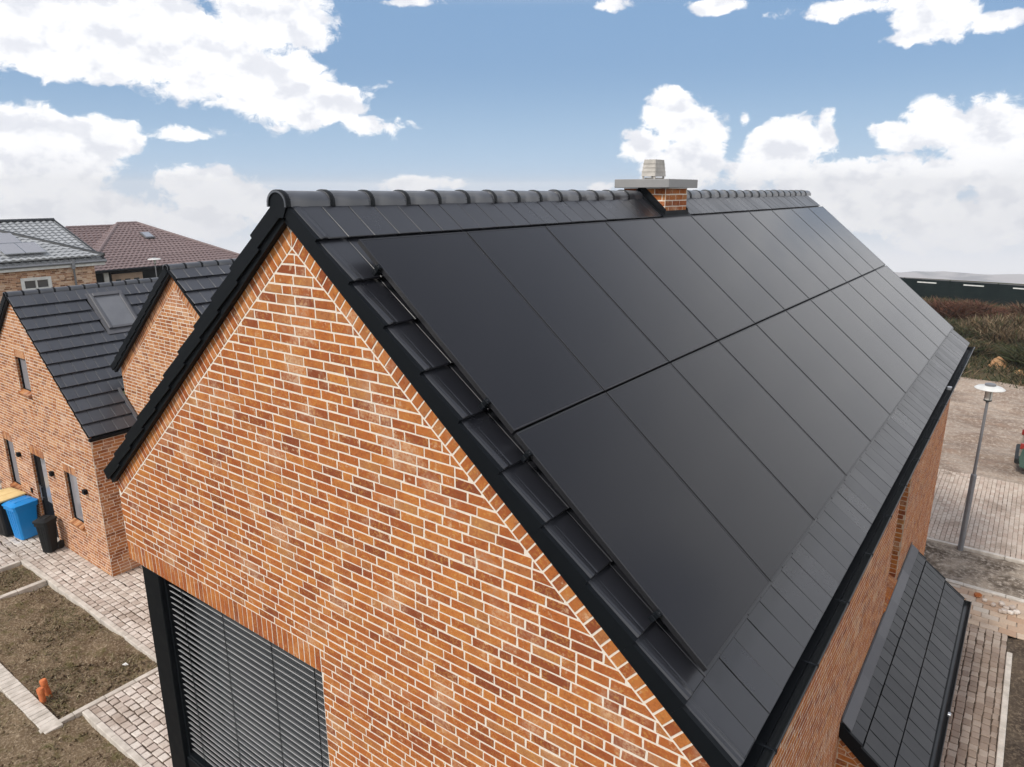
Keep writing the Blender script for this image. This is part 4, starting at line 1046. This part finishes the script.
lamp((-.44, 18.93, 0), 4.17, 'slim steel street lamp with flat white disc shade beside the block-paved street')
lamp((-45.1, 23.1, 0), 4.3, 'distant pale street lamp standing before the brown-roofed bungalow', .40)

# ================================================================== BINS
def bin_(loc, rz, w_, d, h, mbody, mlid, label, cat='waste bin', group=None, lidc=None):
    t = thing('wheelie_bin', label, cat, loc, group); t.rotation_euler = (0, 0, rz)
    # local: front towards -y
    mb = MB(); n = 4
    a0, b0, a1, b1 = w_ * .39, d * .36, w_ * .5, d * .5
    hb = h * .90
    def ring(a, b, z, yo=0, c=.04): return [(-a + c, -b + yo, z), (a - c, -b + yo, z), (a, -b + c + yo, z), (a, b - c + yo, z), (a - c, b + yo, z), (-a + c, b + yo, z), (-a, b - c + yo, z), (-a, -b + c + yo, z)]
    V = []; zs = [(a0, b0, .03), (a0 + (a1 - a0) * .8, b0 + (b1 - b0) * .8, hb - .10), (a1 - .012, b1 - .012, hb - .095), (a1 + .012, b1 + .012, hb - .085), (a1 + .012, b1 + .012, hb)]
    for a, b, z in zs: V += ring(a, b, z)
    F = [tuple(reversed(range(8)))]
    for i in range(len(zs) - 1):
        for k in range(8): F.append((i * 8 + k, i * 8 + (k + 1) % 8, (i + 1) * 8 + (k + 1) % 8, (i + 1) * 8 + k))
    mb.poly(V, F)
    for x in (-w_ * .2, 0, w_ * .2):   # pressed ribs on the front
        X = Matrix.Identity(4); mb.poly([(x * .8 - .012, -b0 - .006, .06), (x * .8 + .012, -b0 - .006, .06), (x + .012, -b0 - (b1 - b0) * .78 - .008, hb - .12), (x - .012, -b0 - (b1 - b0) * .78 - .008, hb - .12), (x * .8 - .012, -b0 + .01, .06), (x * .8 + .012, -b0 + .01, .06), (x + .012, -b1 + .03, hb - .12), (x - .012, -b1 + .03, hb - .12)], [(0, 1, 2, 3), (0, 3, 7, 4), (1, 5, 6, 2)])
    mb.build('body', mbody, t, smooth=35)
    mb = MB(); V = []
    for a, b, z, yo in ((a1 + .025, b1 + .03, hb + .002, -.01), (a1 + .025, b1 + .03, hb + .035, -.01), (a1 - .04, b1 - .05, hb + .075, 0), (a1 - .10, b1 - .12, hb + .09, 0)): V += ring(a, b, z, yo, .05)
    F = []
    for i in range(3):
        for k in range(8): F.append((i * 8 + k, i * 8 + (k + 1) % 8, (i + 1) * 8 + (k + 1) % 8, (i + 1) * 8 + k))
    F.append(tuple(24 + k for k in range(8))); F.append(tuple(reversed(range(8)))); mb.poly(V, F)
    for x in (-w_ * .22, w_ * .22): mb.box((x - .03, -b1 + .08, hb + .07), (x + .03, b1 - .08, hb + .10), ch=.01)
    mb.build('lid', mlid, t, smooth=35)
    mb = MB(); mb.tube([(-w_ * .36, b1 + .05, hb - .03), (w_ * .36, b1 + .05, hb - .03)], .014, 8)
    for x in (-w_ * .3, w_ * .3): mb.box((x - .02, b1 - .02, hb - .05), (x + .02, b1 + .06, hb + .0), ch=.006)
    mb.build('handle', mlid, t)
    for x in (-1, 1):
        mb = MB(); xx = x * (w_ * .41); mb.tube([(xx - .025, b0 + .06, .10), (xx + .025, b0 + .06, .10)], .10, 18); mb.build('wheel', M['rubber'], t, smooth=40)
    return t
bin_((-19.40, 5.80, 0), R(8), .49, .56, 1.02, M['blue'], M['blue'], 'bright blue wheelie bin with closed lid in front of the left house')
bin_((-18.10, 5.83, 0), R(28), .33, .36, .90, M['blackplastic'], M['blackplastic'], 'small black wheelie bin standing right of the blue one by the door')
bin_((-20.00, 5.66, 0), R(8), .70, .66, 1.10, M['blackplastic'], M['yellow'], 'dark wheelie bin with yellow lid behind the blue bin')
# sack
mb = MB(); nu, nv = 18, 12; V = []; F = []
for j in range(nv + 1):
    ph = math.pi * j / nv
    for i in range(nu):
        a = 2 * math.pi * i / nu; r_ = math.sin(ph) ** .8; k = 1 + .08 * math.sin(3 * a + j) + .05 * math.sin(7 * a - j * 2)
        V.append((.26 * r_ * k * math.cos(a), .20 * r_ * k * math.sin(a), .07 * (1 - math.cos(ph) * (1 + .1 * math.sin(2 * a))) * 1.0))
for j in range(nv):
    for i in range(nu): F.append((j * nu + i, j * nu + (i + 1) % nu, (j + 1) * nu + (i + 1) % nu, (j + 1) * nu + i))
mb.poly(V, F)
o = mb.build('sack', M['sack'], smooth=True, loc=(-20.55, 5.62, 1.17)); tag(o, 'pale filled sack lying at the left edge on top of the yellow lid', 'sack')

# terracotta pipe stubs in the garden bed
def pipe(loc, h, r, lean, label):
    t = thing('clay_pipe', label, 'pipe', loc, 'orange pipes in the garden bed'); t.rotation_euler = (lean, -lean * .6, 0)
    mb = MB(); mb.lathe([(r * .93, -.1), (r * .93, h - .09), (r * 1.08, h - .085), (r * 1.08, h - .01), (r * .95, h)], (0, 0, 0), 20); mb.build('pipe_body', M['terra'], t, smooth=35)
    mb = MB(); mb.lathe([(r * .80, h - .006), (r * .80, h + .004)], (0, 0, 0), 18); mb.build('pipe_cap', M['terra'], t, smooth=35)
pipe((-12.50, 3.50, 0), .25, .052, R(2), 'upright orange pipe stub with cap, nearer the paving border strip')
pipe((-12.63, 3.63, 0), .29, .052, R(7), 'leaning orange pipe stub with cap, the taller one farther from the border strip')
# scraps of paper and mortar on the bed
for i, (x, y) in enumerate(((-12.35, 4.75),)):
    mb = MB(); mb.poly([(0, 0, .02), (.09, .02, .035), (.10, .07, .02), (.02, .06, .04), (0, 0, .012), (.09, .02, .027), (.10, .07, .012), (.02, .06, .032)], [(0, 1, 2, 3), (7, 6, 5, 4), (0, 4, 5, 1), (1, 5, 6, 2), (2, 6, 7, 3), (3, 7, 4, 0)])
    tag(mb.build('paper_scrap', M['white'], loc=(x, y, .01)), 'small white scrap of paper lying on the garden bed', 'litter')

# loose stones near the paved strip
def rock(name, m_, loc, sx, sy, sz, label, cat, seed, group=None, ang=0):
    rr = np.random.default_rng(seed); bm_v = []; mb = MB()
    n = 10; m2 = 7
    for j in range(m2 + 1):
        ph = math.pi * j / m2
        for i in range(n):
            a = 2 * math.pi * i / n; f = lambda v_: math.copysign(abs(v_) ** .55, v_)
            k = 1 + rr.normal(0, .05)
            bm_v.append((sx * f(math.sin(ph) * math.cos(a)) * k, sy * f(math.sin(ph) * math.sin(a)) * k, sz * (f(-math.cos(ph)) + 1) * k))
    F = [(j * n + i, j * n + (i + 1) % n, (j + 1) * n + (i + 1) % n, (j + 1) * n + i) for j in range(m2) for i in range(n)]
    mb.poly(bm_v, F, (rr.random(), rr.random(), rr.random()))
    o = mb.build(name, m_, smooth=50, loc=loc); o.rotation_euler = (0, 0, ang); return tag(o, label, cat, group)
rock('loose_brick', M['brick'], (.07, 16.72, .0), .07, .05, .045, 'single red brick lying by the pale kerb, left of the loose grey stones', 'brick', 3, None, .5)
for i, (x, y, s_1) in enumerate(((.20, 16.6, .045), (.36, 16.5, .05), (.50, 16.62, .06), (.58, 16.5, .055), (.68, 16.6, .06), (.55, 16.34, .06), (.66, 16.36, .055), (.76, 16.44, .06), (.49, 16.32, .045))):
    rock('loose_stone', M['cobble'], (x, y, .0), s_1, s_1 * .8, s_1 * .7, 'loose grey paving stone dropped on the paved strip', 'stone', 20 + i, 'loose paving stones', i)
# clay heap in the scrub
mb = grid(lambda x, y: (x, y, .62 * max(0, (math.exp(-((x / .45) ** 2 + ((y - .5) / .8) ** 2)) + .55 * math.exp(-(((x - .75) / .4) ** 2 + ((y + .6) / .7) ** 2)) - .08) * (1 + .6 * fbm(x, y, 2.2, 5, 6))) - .04), -2, 2, -2.6, 2.6, 60, 70)
tag(mb.build('clay_heap', M['clay'], smooth=True, loc=(-.72, 39.9, .10)), 'heap of orange clay at the foot of the scrub', 'heap')

# car at the right edge
t = thing('parked_car', 'dark green car at the right edge of the sandy yard, only its rear showing', 'car', (2.45, 26.2, 0))
mb = MB()
side = [(-1.98, .30), (-2.02, .55), (-1.98, .86), (-1.90, 1.02), (-1.62, 1.36), (-1.30, 1.45), (-.1, 1.47), (.55, 1.18), (.95, .98), (1.75, .86), (2.0, .68), (2.03, .35), (1.75, .24), (-1.8, .24)]
N = len(side); V = []; lay = [(-.86, .86), (-.93, .97), (-.80, 1.0), (.80, 1.0), (.93, .97), (.86, .86)]
for yy, k in ((-.88, .90), (-.84, .97), (-.70, 1.0), (.70, 1.0), (.84, .97), (.88, .90)):
    for x, z in side:
        tum = .16 * max(0, (z - .95) / .5); V.append((x * (.985 if k < 1 else 1), yy * (1 - tum), .24 + (z - .24) * (k if z > .9 else 1)))
F = []
for i in range(5):
    for k in range(N): F.append((i * N + k, i * N + (k + 1) % N, (i + 1) * N + (k + 1) % N, (i + 1) * N + k))
F += [tuple(range(N)), tuple(reversed(range(5 * N, 6 * N)))]
mb.poly(V, F); bd = mb.build('body', M['carpaint'], t, smooth=40)
mb = MB(); mb.poly([(-1.88, -.62, 1.06), (-1.88, .62, 1.06), (-1.64, .56, 1.34), (-1.64, -.56, 1.34), (-1.94, -.62, 1.06), (-1.94, .62, 1.06), (-1.68, .56, 1.36), (-1.68, -.56, 1.36)], [(0, 3, 2, 1), (4, 5, 6, 7), (0, 1, 5, 4), (2, 3, 7, 6)]); mb.build('rear_window', M['glass'], t)
mb = MB(); mb.box((-2.10, -.80, .34), (-1.90, .80, .52), ch=.03); mb.build('bumper', M['blackplastic'], t)
for sy in (-1, 1):
    mb = MB(); mb.box((-2.02, sy * .80 - .07, .84), (-1.90, sy * .80 + .05, 1.02), ch=.02); mb.build('tail_light', M['redlamp'], t)
    for sx in (-1.25, 1.25):
        mb = MB(); mb.tube([(sx, sy * .80 - .10, .31), (sx, sy * .80 + .10, .31)], .31, 24); wh = mb.build('wheel', M['rubber'], t, smooth=40)
        mb = MB(); mb.tube([(sx, sy * .80 - .108, .31), (sx, sy * .80 + .108, .31)], .19, 16); mb.build('rim', M['alu'], wh, smooth=40)

# ================================================================== FENCE
fn = thing('panel_fence', 'dark green solid panel fence running along behind the scrub', 'fence', (-4, 64, 0))
for k in range(-6, 6):
    a = Vector((-7.92 + k * 2.95, 60.6, 0)); X = Matrix.Translation(a)
    mb = MB(); mb.box((.04, -.03, -.3), (2.91, .03, 2.0), X=X)
    for j in range(1, 7): mb.box((.04, -.045, j * .31 - .02), (2.91, -.030, j * .31 + .01), X=X)
    fp = place(mb.build('fence_panel', M['fence']), fn)
    mb = MB(); mb.box((.88, -.07, 1.76), (2.12, -.046, 1.84), X=X); mb.build('pale_strip', M['white'], fp)
    mb = MB(); mb.box((-.04, -.05, -.4), (.04, .05, 2.04), X=X, ch=.01); place(mb.build('fence_post', M['fence']), fn)
    mb = MB(); mb.box((.05, -.05, 2.002), (2.9, .05, 2.05), X=X); mb.build('top_rail', M['lead'], fp)

# ================================================================== SCRUB
def twigs(name, n, centre_fn, hgt, wid, cols, seed, spread=.35, leaf=.03):
    r_ = np.random.default_rng(seed)
    c = centre_fn(r_, n)                        # n x 3 base points
    ang = r_.random(n) * 6.283; lean = r_.normal(0, spread, (n, 2)) * 1.5; h = hgt * (.35 + r_.random(n)) 
    tip = c + np.c_[lean[:, 0] * h, lean[:, 1] * h, h]
    w_ = wid * (.5 + r_.random(n)); dx = np.c_[np.cos(ang) * w_, np.sin(ang) * w_, np.zeros(n)]
    mid = (c + tip) / 2 + r_.normal(0, .05, (n, 3)) * h[:, None]
    V = np.stack([c - dx, c + dx, mid + dx * .9, tip, mid - dx * .9], 1).reshape(-1, 3)
    F = [(5 * i, 5 * i + 1, 5 * i + 2, 5 * i + 3, 5 * i + 4) for i in range(n)]
    cc_ = np.array(cols)[r_.integers(0, len(cols), n)] * (.7 + .6 * r_.random((n, 1)))
    me = bpy.data.meshes.new(name); me.from_pydata(V.tolist(), [], F); me.materials.append(M['leaf'])
    at = me.attributes.new('tone', 'FLOAT_COLOR', 'POINT'); at.data.foreach_set('color', np.c_[np.repeat(cc_, 5, 0), np.ones(5 * n)].astype(np.float32).ravel())
    o = bpy.data.objects.new(name, me); COL.objects.link(o); return o
GREENS = [(.035, .045, .018), (.05, .055, .022), (.025, .030, .016), (.07, .06, .03)]
BROWNS = [(.10, .065, .035), (.16, .11, .065), (.06, .04, .025), (.22, .17, .11)]
REDS = [(.09, .035, .022), (.12, .05, .03), (.06, .03, .02)]
def patch(x0, x1, y0, y1, clumps, rad):
    def f(r_, n):
        cx = x0 + (x1 - x0) * r_.random(clumps); cy = y0 + (y1 - y0) * r_.random(clumps)
        i = r_.integers(0, clumps, n); a = r_.normal(0, rad, (n, 2)); x = cx[i] + a[:, 0]; y = cy[i] + a[:, 1]
        return np.c_[x, y, .08 * np.sin(x) + np.clip((y - 36) / 8, 0, 1) * .45]
    return f
tag(twigs('rough_grass', 46000, patch(-12, 4, 37.0, 60, 700, .6), .36, .022, GREENS + [BROWNS[1]], 1, .5), 'rough dark green grass and weeds growing between the yard and the fence', 'grass', kind='stuff')
def bush(name, x, y, rx, ry, h, n, cols, label, seed, sp=.75, base=.4):
    def f(r_, n_):
        a = r_.random(n_) * 6.283; q = np.sqrt(r_.random(n_)); k = r_.random(n_)
        px, py = rx * q * np.cos(a), ry * q * np.sin(a)
        top = h * (1 - .55 * q ** 2) * (.8 + .3 * np.sin(3.1 * px + seed) * np.cos(2.3 * py))
        return np.c_[px, py, k ** .8 * top * .75]
    o = twigs(name, int(n * 1.5), f, .2 + h * .22, .022, cols, seed, sp); o.location = (x, y, base); return tag(o, label, 'bush')
def bedfn(r_, n):
    m_ = n // 3
    x = r_.random(n) * 6.2 - 17.9; y = r_.random(n) * 6 - .6
    x2 = r_.random(n) * 3.3 - 11.6; x = np.where(r_.random(n) < .3, x2, x)
    dens_ = np.sin(x * 2.1 + 1.3 * np.sin(y * 1.7)) * np.cos(y * 2.6) + r_.normal(0, .5, n)
    ok = (((y > 3.5) & (y < 5.1)) & (x < -11.8) & (abs(x + 16.72) > .12) | ((y < 3.15) & (x < -11.75)) | ((y < 3.7) & (x > -11.62) & (x < -8.4))) & (dens_ > .1)
    x, y = x[ok], y[ok]; k = r_.integers(0, len(x), n)
    return np.c_[x[k] + r_.normal(0, .02, n), np.where(y[k] > 3.3, y[k], y[k] - .01), np.full(n, -.03)]
def clods(name, n, boxes, smin, smax, m_, label, seed):
    r_ = np.random.default_rng(seed); mb = MB()
    for _ in range(n):
        x0, x1, y0, y1 = boxes[r_.integers(0, len(boxes))]
        c = np.array((x0 + (x1 - x0) * r_.random(), y0 + (y1 - y0) * r_.random(), -.045 + .045 * 0)); c[2] += .045 * fbm(c[0], c[1], 2.2, 6, 5) * .8
        sz = smin + (smax - smin) * r_.random() ** 3; q = np.array([(1, 0, 0), (-1, 0, 0), (0, 1, 0), (0, -1, 0), (0, 0, .7), (0, 0, -.7)]) * sz * (.7 + .6 * r_.random((6, 3)))
        a = r_.random() * 6.28; rot = np.array(((math.cos(a), -math.sin(a), 0), (math.sin(a), math.cos(a), 0), (0, 0, 1)))
        mb.poly((q @ rot.T + c).tolist(), [(0, 2, 4), (2, 1, 4), (1, 3, 4), (3, 0, 4), (2, 0, 5), (1, 2, 5), (3, 1, 5), (0, 3, 5)], tuple(r_.random(3)))
    o = mb.build(name, m_, smooth=True); return tag(o, label, 'soil clods', kind='stuff')
clods('clods', 5200, [(-16.6, -11.8, 3.5, 5.15), (-16.6, -11.8, 3.5, 5.15), (-18, -16.8, 3.5, 5.15), (-17.9, -11.75, 0, 3.15), (-11.6, -8.4, 1, 3.7)], .006, .045, M['soil'], 'loose clods of earth scattered over the garden beds', 31)
tag(twigs('weeds', 16000, bedfn, .045, .006, [(.13, .11, .055), (.20, .16, .09), (.09, .085, .035), (.28, .23, .15)], 21, .9), 'thin dry grass and weeds on the garden beds', 'weeds', kind='stuff')
bush('bush', -6.6, 53, 2.0, 2.0, 1.1, 3800, REDS + BROWNS[:2], 'low brown bush nearest the roof edge below the fence', 5)
bush('bush', -3.2, 52.5, 2.2, 1.8, 1.35, 5200, REDS * 2 + [BROWNS[0]], 'large dark red-brown bush in the middle below the fence', 6)
bush('bush', -.6, 46.5, 2.3, 2.2, 1.5, 6500, BROWNS + [GREENS[1]], 'tall straw-coloured bush of upright twigs at the right edge', 7, .4)
bush('bush', -3.6, 46, 2.2, 2.0, .9, 5200, GREENS + [BROWNS[2]], 'dense dark green bush just beyond the roof corner', 8)
bush('bush', .8, 41, 1.3, 1.6, .9, 3600, GREENS, 'dark green bush beside the clay heap at the right edge', 9)
bush('bush', -2.6, 42.5, 1.4, 1.2, .55, 2500, GREENS + BROWNS[:2], 'low green and brown bush left of the clay heap', 10)
bush('bush', .6, 54, 1.6, 1.6, 1.3, 3200, BROWNS + REDS, 'small brown bush close to the fence at the right edge', 11)

# ================================================================== HAZE
mb = MB(); mb.box((-2800, -2800, -300), (2800, 2800, 40))
hz = mb.build('haze', bpy.data.materials.new('haze')); hm = hz.data.materials[0]; hm.use_nodes = True; t_ = hm.node_tree; t_.nodes.clear()
pv = t_.nodes.new('ShaderNodeVolumePrincipled'); ou = t_.nodes.new('ShaderNodeOutputMaterial'); t_.links.new(pv.outputs[0], ou.inputs['Volume'])
pv.inputs['Color'].default_value = (.97, .98, 1, 1); pv.inputs['Density'].default_value = .00036
tag(hz, kind='stuff')
